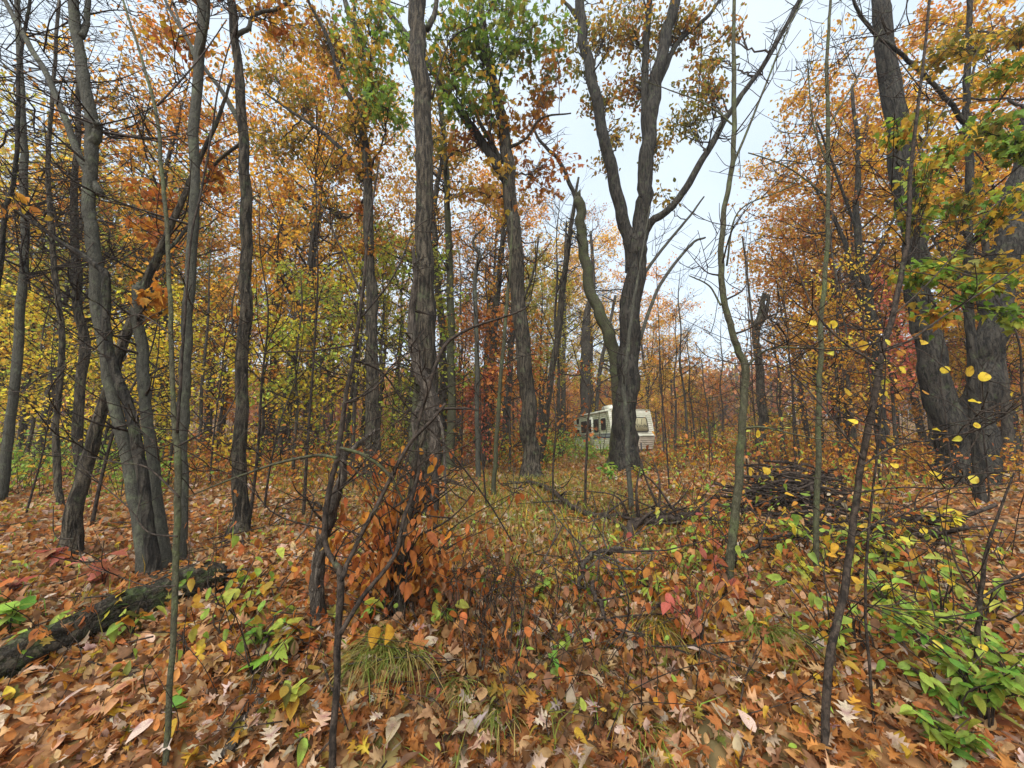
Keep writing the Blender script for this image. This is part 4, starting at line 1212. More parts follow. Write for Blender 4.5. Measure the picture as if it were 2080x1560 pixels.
def trailer():
    # local frame: x across (0 = left side seen, W = far side), y = length backwards from the nose, z up from the floor of the body
    W, L, H = 2.44, 6.1, 2.15
    yaw = math.atan2(1.07, 6.0)
    c0 = np.array([5.42, 21.0])
    zf = EYE - 38 / F * 21.0 + 0.02
    e = thing('camper_trailer', 'weathered cream camper trailer with algae-stained siding parked behind the forked oak', 'trailer', (c0[0], c0[1], zf))
    e.rotation_euler = (-0.035, 0, yaw)

    def prof(z):            # nose: sloped back above and below the belt line
        if z < 0.72:
            return 0.26 * (1 - z / 0.72) ** 1.2 + 0.0
        return 0.34 * ((z - 0.72) / (H - 0.72)) ** 1.3

    step, lap = 0.1075, 0.022
    # sides and rear: lapped siding as real steps
    def side(name, x, sgn, mat):
        mb = MB()
        n = int(H / step)
        rows = []
        for k in range(n):
            rows += [(k * step + 0.001, lap), (k * step + step * 0.86, lap * 0.55), (k * step + step * 0.9, 0.0)]
        rows.append((H, lap))
        v = []
        for z, o in rows:
            v += [(x + sgn * o, prof(z), z), (x + sgn * o, L, z)]
        v = np.array(v)
        f = np.array([(2 * k, 2 * k + 1, 2 * k + 3, 2 * k + 2) for k in range(len(rows) - 1)])
        mb.add(v, [f])
        return obj(name, mb.mesh(name, mat, smooth=False), e)
    side('side_wall', 0, -1, PAINT)
    side('side_wall', W, 1, PAINT)

    def front(name, z0, z1, mat):
        mb = MB()
        n = max(2, int((z1 - z0) / step))
        rows = []
        for k in range(n):
            za = z0 + (z1 - z0) * k / n
            hh = (z1 - z0) / n
            rows += [(za + 0.001, lap), (za + hh * 0.85, lap * 0.5), (za + hh * 0.9, 0)]
        rows.append((z1, lap))
        v = []
        for z, o in rows:
            v += [(0, prof(z) - o, z), (W, prof(z) - o, z)]
        mb.add(np.array(v), [np.array([(2 * k, 2 * k + 1, 2 * k + 3, 2 * k + 2) for k in range(len(rows) - 1)])])
        return obj(name, mb.mesh(name, mat, smooth=False), e)
    lowf = front('front_panel', 0.0, 0.70, BEIGE)
    lowf['label'] = 'beige lower nose panel'
    front('front_panel', 0.74, H, PAINT_F)
    mb = MB(); mb.box((-0.03, prof(0.72) - 0.05, 0.695), (W + 0.03, prof(0.72) + 0.02, 0.745)); obj('belt_rail', mb.mesh('belt_rail', TRIM, smooth=False), e)
    mb = MB(); mb.box((0, L - 0.02, 0), (W, L, H)); obj('rear_wall', mb.mesh('rear_wall', PAINT, smooth=False), e)
    mb = MB(); mb.box((-0.04, prof(H) - 0.03, H), (W + 0.04, L + 0.02, H + 0.06)); roof = obj('roof', mb.mesh('roof', TRIM, smooth=False), e)
    mb = MB(); mb.box((-0.065, prof(H) - 0.02, H - 0.07), (-0.03, L, H + 0.03)); obj('roof_edge_trim', mb.mesh('roof_edge_trim', TRIM, smooth=False), roof)
    mb = MB(); mb.box((0.02, 0.3, -0.06), (W - 0.02, L - 0.02, 0.0)); obj('floor_frame', mb.mesh('floor_frame', STEEL, smooth=False), e)
    # corner trims following the nose profile
    for x in (-0.02, W + 0.02):
        mb = MB()
        z = np.linspace(0, H, 14)
        mb.tube(np.column_stack([np.full(14, x), [prof(q) for q in z], z]), np.full(14, 0.028), 6)
        obj('corner_trim', mb.mesh('corner_trim', TRIM), e)
    # rooftop air conditioner
    mb = MB()
    v = []
    for z, i in ((0, 0), (0.12, 0.0), (0.22, 0.06), (0.25, 0.14)):
        v += [(i, i, z), (0.7 - i, i, z), (0.7 - i, 1.0 - i, z), (i, 1.0 - i, z)]
    f = [(4 * k + a, 4 * k + (a + 1) % 4, 4 * k + 4 + (a + 1) % 4, 4 * k + 4 + a) for k in range(3) for a in range(4)] + [(12, 13, 14, 15)]
    mb.add(np.array(v) + (0.02, 0.35, H + 0.06), [np.array(f)])
    obj('roof_air_conditioner', mb.mesh('roof_air_conditioner', TRIM, smooth=False), roof)

    mb = MB(); mb.box((1.1, 3.6, H + 0.06), (1.5, 4.0, H + 0.16)); obj('roof_vent', mb.mesh('roof_vent', TRIM, smooth=False), roof)
    for x in (0.2, W / 2, W - 0.2):
        mb = MB(); mb.box((x - 0.05, prof(H - 0.06) - 0.05, H - 0.09), (x + 0.05, prof(H - 0.06) - 0.02, H - 0.04)); obj('marker_light', mb.mesh('marker_light', AMBER, smooth=False), e)
    mb = MB()
    r_ = np.random.default_rng(8)
    q = np.column_stack([r_.uniform(0, W, 160), r_.uniform(0.5, L, 160), np.full(160, H + 0.075)])
    put_leaves(mb, T_OVATE, q, 0.1, pcol('litter brown', 160, r_), r_, (0.0, 0.2), 0.2)
    obj('roof_leaves', mb.mesh('roof_leaves', LEAF, color=True, smooth=False), roof, kind='stuff')

    def rounded(y0, y1, z0, z1, rad=0.09, n=5):
        out = []
        for cy_, cz_, a0 in ((y1 - rad, z1 - rad, 0), (y0 + rad, z1 - rad, 90), (y0 + rad, z0 + rad, 180), (y1 - rad, z0 + rad, 270)):
            for k in range(n):
                a = math.radians(a0 + 90 * k / (n - 1))
                out.append((cy_ + rad * math.cos(a), cz_ + rad * math.sin(a)))
        return out

    def window(y0, y1, z0, z1, broken=False):
        o = rounded(y0, y1, z0, z1)
        m = len(o)
        q = rounded(y0 + 0.05, y1 - 0.05, z0 + 0.05, z1 - 0.05, 0.06)
        mb = MB()
        v = [(-0.028, a, b) for a, b in o] + [(-0.05, a, b) for a, b in o] + [(-0.05, a, b) for a, b in q] + [(-0.03, a, b) for a, b in q]
        f = [(k + s * m, (k + 1) % m + s * m, (k + 1) % m + (s + 1) * m, k + (s + 1) * m) for s in range(3) for k in range(m)]
        mb.add(np.array(v), [np.array(f)])
        w = obj('window', mb.mesh('window', RUBBER, smooth=False), e)
        mb = MB()
        mb.add(np.array([(-0.036, a, b) for a, b in q]), [np.arange(m)[None]])
        obj('pane', mb.mesh('pane', GLASS, smooth=False), w)
        mb = MB(); mb.box((-0.046, y0 + 0.05, (z0 + z1) / 2 - 0.3 * (z1 - z0) * 0.5), (-0.036, y1 - 0.05, (z0 + z1) / 2 - 0.3 * (z1 - z0) * 0.5 + 0.02))
        obj('glazing_bar', mb.mesh('glazing_bar', RUBBER, smooth=False), w)
    window(0.72, 1.36, 1.08, 1.74)
    window(1.78, 2.42, 0.98, 1.76)
    window(3.62, 4.62, 1.0, 1.75)
    window(5.05, 5.5, 1.62, 1.98)
    window(5.0, 5.6, 0.75, 1.25)
    # entry door, ajar
    d = obj('door', None, e, (-0.03, 2.56, 0.05))
    bpy.data.objects.remove(d)
    mb = MB(); mb.box((-0.05, 0, 0), (0, 0.62, 1.85))
    d = obj('door', mb.mesh('door', TRIM, smooth=False), e, (-0.035, 2.56, 0.06))
    d.rotation_euler.z = 0.12
    mb = MB(); mb.box((-0.056, 0.14, 0.95), (-0.05, 0.48, 1.72)); obj('pane', mb.mesh('pane', GLASS, smooth=False), d)
    mb = MB(); mb.box((-0.09, 0.05, 0.8), (-0.05, 0.09, 0.92)); obj('handle', mb.mesh('handle', RUBBER, smooth=False), d)
    # stripes down the side, in three bands
    for z0, z1, m in ((0.63, 0.70, NAVY), (0.73, 0.765, PALEBLUE), (0.80, 0.84, NAVY), (0.87, 0.885, PALEBLUE)):
        for ya, yb in ((prof(z0) + 0.05, 2.52), (3.24, 4.9)):
            mb = MB(); mb.box((-0.03, ya, z0), (-0.024, yb, z1)); obj('stripe', mb.mesh('stripe', m, smooth=False), e)
    # padded front window cover with lettering
    zc0, zc1 = 0.98, 1.72
    o = rounded(0.42, W - 0.34, 0, 0.74, 0.1)
    m = len(o)
    mb = MB()
    v = []
    for off in (-0.02, -0.075):
        for a, b in o:
            z = zc0 + b
            v.append((a, prof(z) + off, z))
    f = [(k, (k + 1) % m, m + (k + 1) % m, m + k) for k in range(m)]
    mb.add(np.array(v), [np.array(f), np.arange(m, 2 * m)[None]])
    cov = obj('front_window_cover', mb.mesh('front_window_cover', COVER, smooth=False), e)
    mb = MB()
    oo = rounded(0.38, W - 0.30, -0.04, 0.78, 0.12)
    v = [(a, prof(zc0 + b) - 0.03, zc0 + b) for a, b in oo] + [(a, prof(zc0 + b) - 0.085, zc0 + b) for a, b in oo] + [(a, prof(zc0 + b) - 0.085, zc0 + b) for a, b in o]
    f = [(k + s * m, (k + 1) % m + s * m, (k + 1) % m + (s + 1) * m, k + (s + 1) * m) for s in range(2) for k in range(m)]
    mb.add(np.array(v), [np.array(f)])
    obj('cover_frame', mb.mesh('cover_frame', RUBBER, smooth=False), cov)
    cu = bpy.data.curves.new('lettering', 'FONT')
    cu.body = 'Four Winds'
    cu.size = 0.30
    cu.extrude = 0.003
    cu.align_x = 'CENTER'
    txt = bpy.data.objects.new('lettering_curve', cu)
    C.objects.link(txt)
    dg = bpy.context.evaluated_depsgraph_get()
    me = bpy.data.meshes.new_from_object(txt.evaluated_get(dg))
    bpy.data.objects.remove(txt)
    me.materials.clear(); me.materials.append(INK)
    lt = obj('lettering', me, cov, (W / 2 + 0.12, prof(zc0 + 0.26) - 0.085, zc0 + 0.2))
    lt.rotation_euler = (math.pi / 2 - 0.17, 0, 0)
    mb = MB()
    for a, b in ((1.42, 1.36), (1.48, 1.56), (1.75, 1.82), (1.12, 1.0)):
        mb.add(np.array([(a, prof(1.35) - 0.082, 1.36), (a + 0.025, prof(1.35) - 0.082, 1.36), (b + 0.025, prof(1.66) - 0.082, 1.66), (b, prof(1.66) - 0.082, 1.66)]), [np.array([(0, 1, 2, 3)])])
    obj('emblem', mb.mesh('emblem', INK, smooth=False), cov)
    # tow tongue, jack and axle wheels
    mb = MB()
    mb.tube([(0.3, 0.4, -0.08), (W / 2, -1.0, -0.12)], [0.05, 0.05], 6); mb.tube([(W - 0.3, 0.4, -0.08), (W / 2, -1.0, -0.12)], [0.05, 0.05], 6)
    obj('tow_tongue', mb.mesh('tow_tongue', STEEL), e)
    mb = MB(); mb.tube([(W / 2, -0.8, -0.55), (W / 2, -0.8, 0.35)], [0.045, 0.04], 8); obj('jack', mb.mesh('jack', STEEL), e)
    for x in (0.12, W - 0.12):
        for y in (3.3, 4.1):
            mb = MB()
            a = np.linspace(0, 2 * np.pi, 25)[:-1]
            prf = [(0.2, -0.09), (0.3, -0.1), (0.34, -0.06), (0.34, 0.06), (0.3, 0.1), (0.2, 0.09)]
            v = np.array([(x + o_, y + r_ * math.cos(t_), -0.22 + r_ * math.sin(t_)) for r_, o_ in prf for t_ in a])
            f = np.array([(s * 24 + k, s * 24 + (k + 1) % 24, (s + 1) * 24 + (k + 1) % 24, (s + 1) * 24 + k) for s in range(5) for k in range(24)])
            mb.add(v, [f])
            w = obj('wheel', mb.mesh('wheel', RUBBER), e)
            mb = MB(); mb.tube([(x - 0.06, y, -0.22), (x + 0.06, y, -0.22)], [0.21, 0.21], 16); obj('rim', mb.mesh('rim', TRIM, smooth=False), w)
    for x, y in ((0.35, 0.6), (W - 0.35, 0.6), (0.35, L - 0.4), (W - 0.35, L - 0.4)):
        mb = MB(); mb.box((x - 0.1, y - 0.2, -0.62), (x + 0.1, y + 0.2, -0.061)); obj('support_block', mb.mesh('support_block', plain_mat('block', (0.2, 0.19, 0.17), 0.9), smooth=False), e)


trailer()


# ------------------------------------------------------------------ logs, stump, brush
def ground_path(pxs, lift=0.6, k=6):
    rows = []
    for px, py, w in pxs:
        p = G(px, py)
        r = wpx(w, p)
        p[2] += r * lift
        rows.append((*p, r))
    return spline(np.array(rows), k)


def lying(name, label, cat, pxs, mat, lift=0.6, sides=12, ridge=0.07, children=True, part='trunk'):
    s = ground_path(pxs, lift)
    e = thing(name, label, cat, (s[0, 0], s[0, 1], float(hgt(s[0, 0], s[0, 1]))))
    mb = MB()
    mb.tube(s[:, :3], s[:, 3], sides, ridge, seed=len(name))
    obj(part, mb.mesh(part, mat, e.location), e)
    return e, s


le, s = lying('fallen_log', 'thick dark rotting log lying across left foreground', 'log', [(-140, 1440, 130), (0, 1378, 116), (60, 1350, 124), (120, 1322, 106), (250, 1262, 100), (310, 1242, 86), (360, 1222, 98), (420, 1202, 86), (455, 1192, 58)], DEADLOG, 0.62, 30, 0.1)
r_ = np.random.default_rng(2)
mb = MB()
endp, dirv = s[-1, :3], s[-1, :3] - s[-4, :3]
dirv /= np.linalg.norm(dirv)
for k in range(26):
    a = r_.normal(0, 0.05, 3)
    b = endp - dirv * 0.12 + a
    mb.tube([b, b + dirv * r_.uniform(0.1, 0.26) + r_.normal(0, 0.015, 3)], [0.016, 0.003], 5)
obj('splintered_end', mb.mesh('splintered_end', DEAD, le.location), le)
lying('rotten_plank', 'grey weathered half-buried strip of rotten wood left of the crooked sapling', 'rotten wood', [(625, 1285, 26), (570, 1375, 34), (505, 1460, 36), (455, 1540, 30)], DEAD, 0.1, 9, 0.12)
lying('fallen_stick', 'long dark stick lying on leaves behind the fallen log', 'stick', [(80, 1165, 8), (190, 1150, 9), (300, 1128, 7)], STICK, 1, 6)
lying('fallen_stick', 'dark stick lying nearer the fallen log than its neighbour', 'stick', [(150, 1215, 8), (240, 1180, 9), (290, 1155, 7)], STICK, 1, 6)

t = Tree('dead_sapling', 'twisted grey dead stem with peeling bark behind the crooked sapling', 'dead stem', (655, 1268), bark=DEAD, seed=51)
t.stem([(655, 1268, 40), (644, 1200, 34), (650, 1120, 30), (668, 1050, 30), (690, 985, 24), (698, 930, 15), (690, 895, 8)], ridge=0.12, flare=0.2)
t.limb([(690, 935, 10), (730, 900, 12), (755, 880, 9), (770, 872, 5)], 0, 0.2)
t.limb([(668, 1050, 8), (640, 1020, 6), (628, 1060, 4), (600, 1100, 3)], 0, -0.1)
t.twiggy(8, 0.2, 1, 0.3, 1)
t.done()

t = Tree('dead_limb', 'broken dead limb leaning against the furrowed centre trunk', 'dead limb', (880, 1040), depth=4.3, bark=DEAD, seed=52)
t.stem([(880, 1048, 16), (884, 960, 18), (882, 860, 26), (866, 790, 28), (842, 720, 22), (834, 640, 16), (842, 560, 10), (838, 500, 6)], ridge=0.14, flare=0)
t.limb([(866, 800, 10), (840, 850, 8), (838, 900, 6), (800, 1000, 4)], 0, -0.2)
t.limb([(880, 830, 8), (900, 880, 8), (906, 1000, 6), (920, 1040, 4)], 0, -0.3)
t.twiggy(22, 0.1, 1, 0.5, 2, up=-0.2)
t.done()

t = Tree('broken_young_tree', 'short brown trunk standing inside the rust-leaved bush', 'trunk', (812, 1262), bark=B_BROWN, seed=53)
t.stem([(812, 1262, 22), (816, 1180, 21), (824, 1090, 20), (834, 1010, 16), (845, 930, 12), (870, 860, 8)], flare=0.2)
t.twiggy(12, 0.2, 1, 0.4, 2)
t.done()

t = Tree('mossy_young_tree', 'pale green lichen-covered young trunk left of the furrowed centre trunk', 'young tree', (840, 1030), depth=5.4, bark=B_MOSS, seed=54)
t.stem([(832, 1030, 22), (838, 940, 20), (842, 850, 18), (850, 740, 14), (848, 600, 11), (852, 480, 8), (846, 380, 5)], flare=0.2)
t.twiggy(14, 0.3, 1, 0.6, 2)
t.done()


def fallen_branch(label, main, subs, seed, mat=STICK):
    rows = []
    for px, py, w, up in main:
        p = G(px, py + up)
        y = p[1]
        p = P(px, py, y)
        rows.append((*p, wpx(w, p)))
    s = spline(np.array(rows), 7)
    r = np.random.default_rng(seed)
    e = thing('fallen_branch', label, 'branch', (s[0, 0], s[0, 1], float(hgt(s[0, 0], s[0, 1]))))
    s[:, :3] += r.normal(0, 0.012, (len(s), 3))
    mb = MB()
    mb.tube(s[:, :3], s[:, 3], 8, 0.08, seed=seed)
    obj('main_limb', mb.mesh('main_limb', mat, e.location), e)
    mb = MB()
    for k in range(subs):
        i = r.integers(2, len(s) - 1)
        a = s[i, :3]
        d = r.normal(0, 1, 3)
        d[2] = abs(d[2]) * 0.6 - 0.1
        d /= np.linalg.norm(d)
        L = r.uniform(0.25, 0.9)
        b = spline([a, a + d * L * 0.5 + r.normal(0, 0.06, 3), a + d * L + r.normal(0, 0.1, 3)], 4)
        b[:, 2] = np.maximum(b[:, 2], hgt(b[:, 0], b[:, 1]) + 0.01)
        mb.tube(b, np.linspace(s[i, 3] * 0.5, 0.003, len(b)), 5)
        for q in range(2):
            a2 = b[r.integers(3, len(b) - 1)]
            e2 = a2 + r.normal(0, 0.22, 3)
            e2[2] = max(e2[2], float(hgt(e2[0], e2[1])) + 0.01)
            mb.tube([a2, (a2 + e2) / 2 + r.normal(0, 0.03, 3), e2], [0.005, 0.004, 0.002], 4)
    obj('side_twigs', mb.mesh('side_twigs', mat, e.location), e, kind='stuff')


fallen_branch('long crooked dark fallen branch across the clearing below the forked oak', [(1035, 980, 6, 10), (1100, 985, 9, 15), (1150, 1020, 10, 15), (1195, 1045, 12, 12), (1270, 1048, 12, 12), (1350, 1058, 16, 8), (1420, 1050, 16, 10), (1490, 1035, 10, 10)], 20, 61)
fallen_branch('forked black branch with a thick knuckle below the grey sapling', [(1270, 1100, 22, 4), (1285, 1070, 24, 20), (1310, 1058, 16, 25), (1380, 1052, 14, 20), (1440, 1030, 10, 20)], 12, 62)
fallen_branch('bent dead branch arching over leaves at lower centre', [(1175, 1190, 7, 40), (1190, 1140, 9, 60), (1215, 1122, 9, 70), (1265, 1118, 9, 50)], 8, 63, DEAD)
fallen_branch('drooping dark branch ending in foreground grass near lower centre', [(1200, 1180, 8, 60), (1225, 1240, 9, 30), (1250, 1290, 8, 15), (1262, 1330, 6, 5)], 8, 64)
fallen_branch('black branch tangled with the pile, right of grey-green sapling', [(1430, 1160, 7, 20), (1520, 1120, 8, 40), (1600, 1080, 8, 50)], 8, 65)


def brush_pile(label, box, n, hmax, seed, lens=(0.5, 1.6)):
    r = np.random.default_rng(seed)
    c = G((box[0] + box[1]) / 2, (box[2] + box[3]) / 2)
    e = thing('brush_pile', label, 'brush pile', (c[0], c[1], float(hgt(c[0], c[1]))))
    forms = []
    for k in range(9):
        L = 1.0
        p = spline([(0, 0, 0), (0.33, r.normal(0, 0.05), r.normal(0, 0.04)), (0.66, r.normal(0, 0.05), r.normal(0, 0.04)), (1, r.normal(0, 0.05), 0)], 3) - (0.5, 0, 0)
        m = MB(); m.tube(p, np.linspace(0.012, 0.006, len(p)) * r.uniform(0.6, 1.6), 5)
        forms.append(m.mesh('stick', STICK))
    for k in range(n):
        px, py = r.uniform(box[0], box[1]), r.uniform(box[2], box[3])
        p = G(px, py)
        u = abs((px - (box[0] + box[1]) / 2) / ((box[1] - box[0]) / 2))
        p[2] += hmax * (1 - u ** 2) * r.uniform(0.0, 1.0) + 0.02
        o = obj('stick', forms[r.integers(9)], e, p - np.array(e.location))
        L = r.uniform(*lens)
        o.scale = (L, r.uniform(0.8, 1.6), r.uniform(0.8, 1.6))
        o.rotation_euler = (r.uniform(0, 6), r.normal(0, 0.16), r.normal(0, 0.7) + (math.pi if r.random() < 0.5 else 0))


brush_pile('heaped dark brush pile of thin sticks right of the grey-green sapling', (1505, 1705, 1005, 1060), 230, 0.6, 71, (0.4, 1.2))
brush_pile('spread of black sticks trailing from the heap towards the double oak', (1600, 1930, 1055, 1108), 90, 0.16, 72)


# ------------------------------------------------------------------ leaf litter
LIT = 'litter:13 pale:0.9 brown:3.8 gold:0.7 olive:0.6'
def litter():
    r = np.random.default_rng(21)
    mb = MB()

    def band(n, r0, r1, temps, size, lift, tilt):
        a = r.uniform(-1.18, 1.18, n)
        d = np.sqrt(r.uniform(r0 * r0, r1 * r1, n))
        x, y = d * np.sin(a), d * np.cos(a)
        z = hgt(x, y) + r.uniform(0.004, lift, n)
        col = pcol(LIT, n, r)
        patch = 0.5 + 0.5 * np.sin(x * 1.7 + 2 * np.sin(y * 1.1)) * np.sin(y * 1.9 + 1)
        col *= (0.76 + 0.36 * patch)[:, None]
        put_leaves(mb, temps, np.column_stack([x, y, z]), size, np.clip(col, 0, 0.8), r, (0.1, tilt), tilt)
    band(11500, 0.5, 2.5, T_OAK + T_OAK + T_MAPLE + T_OVATE, 0.066, 0.06, 0.65)
    band(24000, 2.4, 4.3, T_MAPLE + T_OVATE + T_OVATE, 0.056, 0.06, 0.65)
    band(35000, 4.2, 7.0, T_QUAD + T_QUAD + T_OVATE, 0.066, 0.06, 0.65)
    lp = spline([G(-140, 1440), G(120, 1322), G(350, 1226), G(440, 1195)], 8)      # leaves caught along the log
    n = 70
    q = lp[r.integers(0, len(lp), n)] + np.column_stack([r.normal(0, 0.09, n), r.normal(0, 0.09, n), np.zeros(n)])
    q[:, 2] = hgt(q[:, 0], q[:, 1]) + r.uniform(0.03, 0.2, n)
    put_leaves(mb, T_OAK, q, 0.065, pcol(LIT, n, r), r, (0.1, 0.5), 0.5)
    n = 260                                                                       # and over the brush
    q = np.array([G(r.uniform(1490, 1900), r.uniform(1000, 1110)) for _ in range(n)])
    q[:, 2] += r.uniform(0.05, 0.4, n)
    put_leaves(mb, T_OVATE, q, 0.07, pcol(LIT, n, r), r, (0.1, 0.5), 0.5)
    band(56000, 6.6, 15, T_QUAD, 0.095, 0.06, 0.55)
    band(42000, 14, 42, T_QUAD, 0.22, 0.08, 0.5)
    tw = MB()
    for k in range(620):
        a, d = r.uniform(-1.15, 1.15), math.sqrt(r.uniform(0.8, 60))
        x, y = d * math.sin(a), d * math.cos(a)
        b, L = r.uniform(0, 6.28), r.uniform(0.08, 0.5) * (1 + 0.08 * d)
        q = np.array([(x + math.cos(b) * L * u + r.normal(0, 0.03 * L), y + math.sin(b) * L * u + r.normal(0, 0.03 * L), 0) for u in (-0.5, -0.15, 0.2, 0.5)])
        q[:, 2] = hgt(q[:, 0], q[:, 1]) + r.uniform(0.035, 0.1)
        tw.tube(q, np.linspace(1, 0.4, 4) * r.uniform(0.002, 0.006) * (1 + 0.06 * d), 4)
    obj('fallen_twigs', tw.mesh('fallen_twigs', STICK), None, kind='stuff', label='small dark twigs scattered over the fallen leaves', category='twigs')
    obj('leaf_litter', mb.mesh('leaf_litter', LEAF, color=True, smooth=False), None, kind='stuff', label='layer of fallen orange and tan oak leaves covering the forest floor', category='leaf litter')
    # the largest leaves, one by one
    ms = leaf_meshes('fallen_leaf', T_OAK + T_MAPLE + T_OAK + T_OVATE, 'litter:12 pale:3 gold:1', 42)
    for k in range(300):
        px, py = r.uniform(-40, 2120), 1560 - 330 * r.uniform(0, 1) ** 1.3
        p = G(px, py)
        p[2] += r.uniform(0.045, 0.075)
        o = obj('fallen_leaf', ms[r.integers(len(ms))], ground, p)
        s_ = r.uniform(0.06, 0.105)
        o.scale = (s_, s_, s_)
        o.rotation_euler = (r.normal(0.15, 0.35), r.normal(0, 0.35), r.uniform(0, 6.28))


litter()


# ------------------------------------------------------------------ grass and low growth
def grass():
    r = np.random.default_rng(31)
    mb = MB()
    tmpl = [(np.array([(-0.02, 0, 0), (0.02, 0, 0), (0.014, 0.55, 0.05), (-0.014, 0.55, 0.05), (0, 1, -0.1)]), [np.array([(0, 1, 2, 3)]), np.array([(3, 2, 4)])])]
    cen = []
    for px, py, n in ((1150, 1080, 1300), (1050, 1010, 1800), (1200, 940, 2200), (1120, 1000, 1800), (1180, 1130, 700), (820, 1000, 900), (700, 960, 900), (1080, 1060, 900), (950, 1040, 600), (1180, 1020, 900), (1000, 1120, 300), (760, 1010, 500), (640, 980, 400), (1450, 950, 500), (1130, 925, 900), (1330, 930, 400), (690, 940, 500), (900, 1000, 500), (250, 1200, 200), (120, 1200, 160), (1100, 1150, 300), (450, 960, 300), (560, 1000, 300), (1160, 1230, 160), (1700, 940, 500), (1440, 905, 500)):
        g = G(px, py)
        R = 0.1 * g[1] + 0.3
        q = np.column_stack([g[0] + r.normal(0, R, n), g[1] + r.normal(0, R * 1.6, n)])
        cen.append(q[q[:, 1] > 1.2])
    q = np.vstack(cen)
    pos = np.column_stack([q, hgt(q[:, 0], q[:, 1])])
    size = 0.085 + 0.01 * q[:, 1] + r.uniform(0, 0.08, len(q))
    put_leaves(mb, tmpl, pos, size, pcol('grass:3 lime:1.2 gold:0.8', len(q), r), r, (1.0, 0.3), 0.4)
    obj('grass', mb.mesh('grass', LEAF, color=True, smooth=False), None, kind='stuff', label='thin yellow-green grass growing through the fallen leaves', category='grass')


grass()


def tuft(label, px, py, h, n, seed, pal='grass'):
    r = np.random.default_rng(seed)
    p = G(px, py)
    e = thing('grass_tuft', label, 'grass tuft', p, 'drooping grass tufts')
    for part in range(3):
        mb = MB()
        for k in range(n // 3):
            a = r.uniform(0, 6.28)
            o = np.array([r.normal(0, 0.03), r.normal(0, 0.03), 0])
            d = np.array([math.cos(a) * 0.8, math.sin(a) * 0.7 - 0.75, 0]) * r.uniform(0.5, 1.2)
            L = h * r.uniform(0.35, 1.25)
            t = np.linspace(0, 1, 6)[:, None]
            drop = r.uniform(0.5, 1.15)
            c = o + d * L * 0.75 * t + np.array([0, 0, 1]) * L * (0.95 * t - drop * t ** 2 * 1.15)
            gz = hgt(c[:, 0] + p[0], c[:, 1] + p[1]) - p[2] + 0.006
            c[:, 2] = np.maximum(c[:, 2], gz)
            w = r.uniform(0.0012, 0.003) * (1 - t ** 2) + 0.0004
            sdir = np.array([-d[1], d[0], 0])
            sdir /= np.linalg.norm(sdir) + 1e-9
            v = np.empty((12, 3))
            v[0::2] = c - sdir * w
            v[1::2] = c + sdir * w
            mb.add(v, [np.array([(2 * i, 2 * i + 1, 2 * i + 3, 2 * i + 2) for i in range(5)])], pcol(pal, 1, r)[0])
        obj('blades', mb.mesh('blades', LEAF, color=True, smooth=False), e, kind='stuff')


tuft('drooping grass tuft on bank just right of crooked sapling base', 775, 1325, 0.3, 210, 81)
tuft('grass tuft hanging lower on bank, next right of the sapling base tuft', 825, 1340, 0.3, 210, 82)
tuft('green grass tuft highest on bank below the rust-leaved bush', 782, 1290, 0.22, 150, 83, 'green grass:2')
tuft('grass tuft drooping at left of the crooked sapling', 730, 1350, 0.25, 120, 84)
tuft('yellow grass tuft at left of the coral-leaved shrub', 1330, 1275, 0.28, 210, 85, 'grass:2 gold')
tuft('green grass tuft drooping at right of the coral-leaved shrub', 1545, 1290, 0.32, 230, 86, 'grass:2 green')
tuft('dark grass tuft in foreground under the dead drooping branch', 1010, 1455, 0.2, 110, 87)
tuft('sparse grass tuft at bottom edge beside lone pale leaf', 1310, 1490, 0.16, 80, 88, 'green grass')
tuft('small grass tuft at centre between the bush and bent dead branch', 940, 1400, 0.22, 110, 89)


def plant(name, label, cat, px, py, h, nst, nlf, lf_m, size, seed, stem=TWIG, spread=0.5, droop=0.3, group=None, dp=None):
    r = np.random.default_rng(seed)
    p = G(px, py) if dp is None else np.array([P(px, py, dp)[0], dp, float(hgt(P(px, py, dp)[0], dp))])
    e = thing(name, label, cat, p, group)
    mb = MB()
    for s_ in range(nst):
        a = r.uniform(0, 6.28)
        d = np.array([math.cos(a) * spread, math.sin(a) * spread, 1.0])
        L = h * r.uniform(0.6, 1.1)
        q = spline([(0, 0, -0.02), d * L * 0.5 * np.array([0.6, 0.6, 1.1]), d * L * np.array([1.1, 1.1, 0.9])], 4)
        mb.tube(q, np.linspace(0.0045, 0.0015, len(q)), 4, cap=False)
        for k in range(nlf):
            i = r.integers(3, len(q))
            lo = q[i] + r.normal(0, 0.01, 3)
            sz = size * r.uniform(0.7, 1.25)
            o = obj('leaf', lf_m[r.integers(len(lf_m))], e, lo)
            o.scale = (sz, sz, sz)
            o.rotation_euler = (r.normal(-droop, 0.35), r.normal(0, 0.35), r.uniform(0, 6.28))
    obj('stems', mb.mesh('stems', stem), e)
    return e


GREEN_LEAF = leaf_meshes('leaf', T_OVATE, 'fresh:2 lime green', 14)
LIME_LEAF = leaf_meshes('leaf', T_OVATE, 'lime:3 yellow:2 green', 12)
CORAL_LEAF = leaf_meshes('leaf', T_OVATE, 'pink:3 orange', 10)
MAPLE_GREEN = leaf_meshes('leaf', T_MAPLE, 'fresh lime', 6)
RED_LEAF = leaf_meshes('leaf', T_MAPLE, 'pink rust:2', 5)
MIX_LEAF = leaf_meshes('leaf', T_OVATE, 'lime gold olive orange', 12)

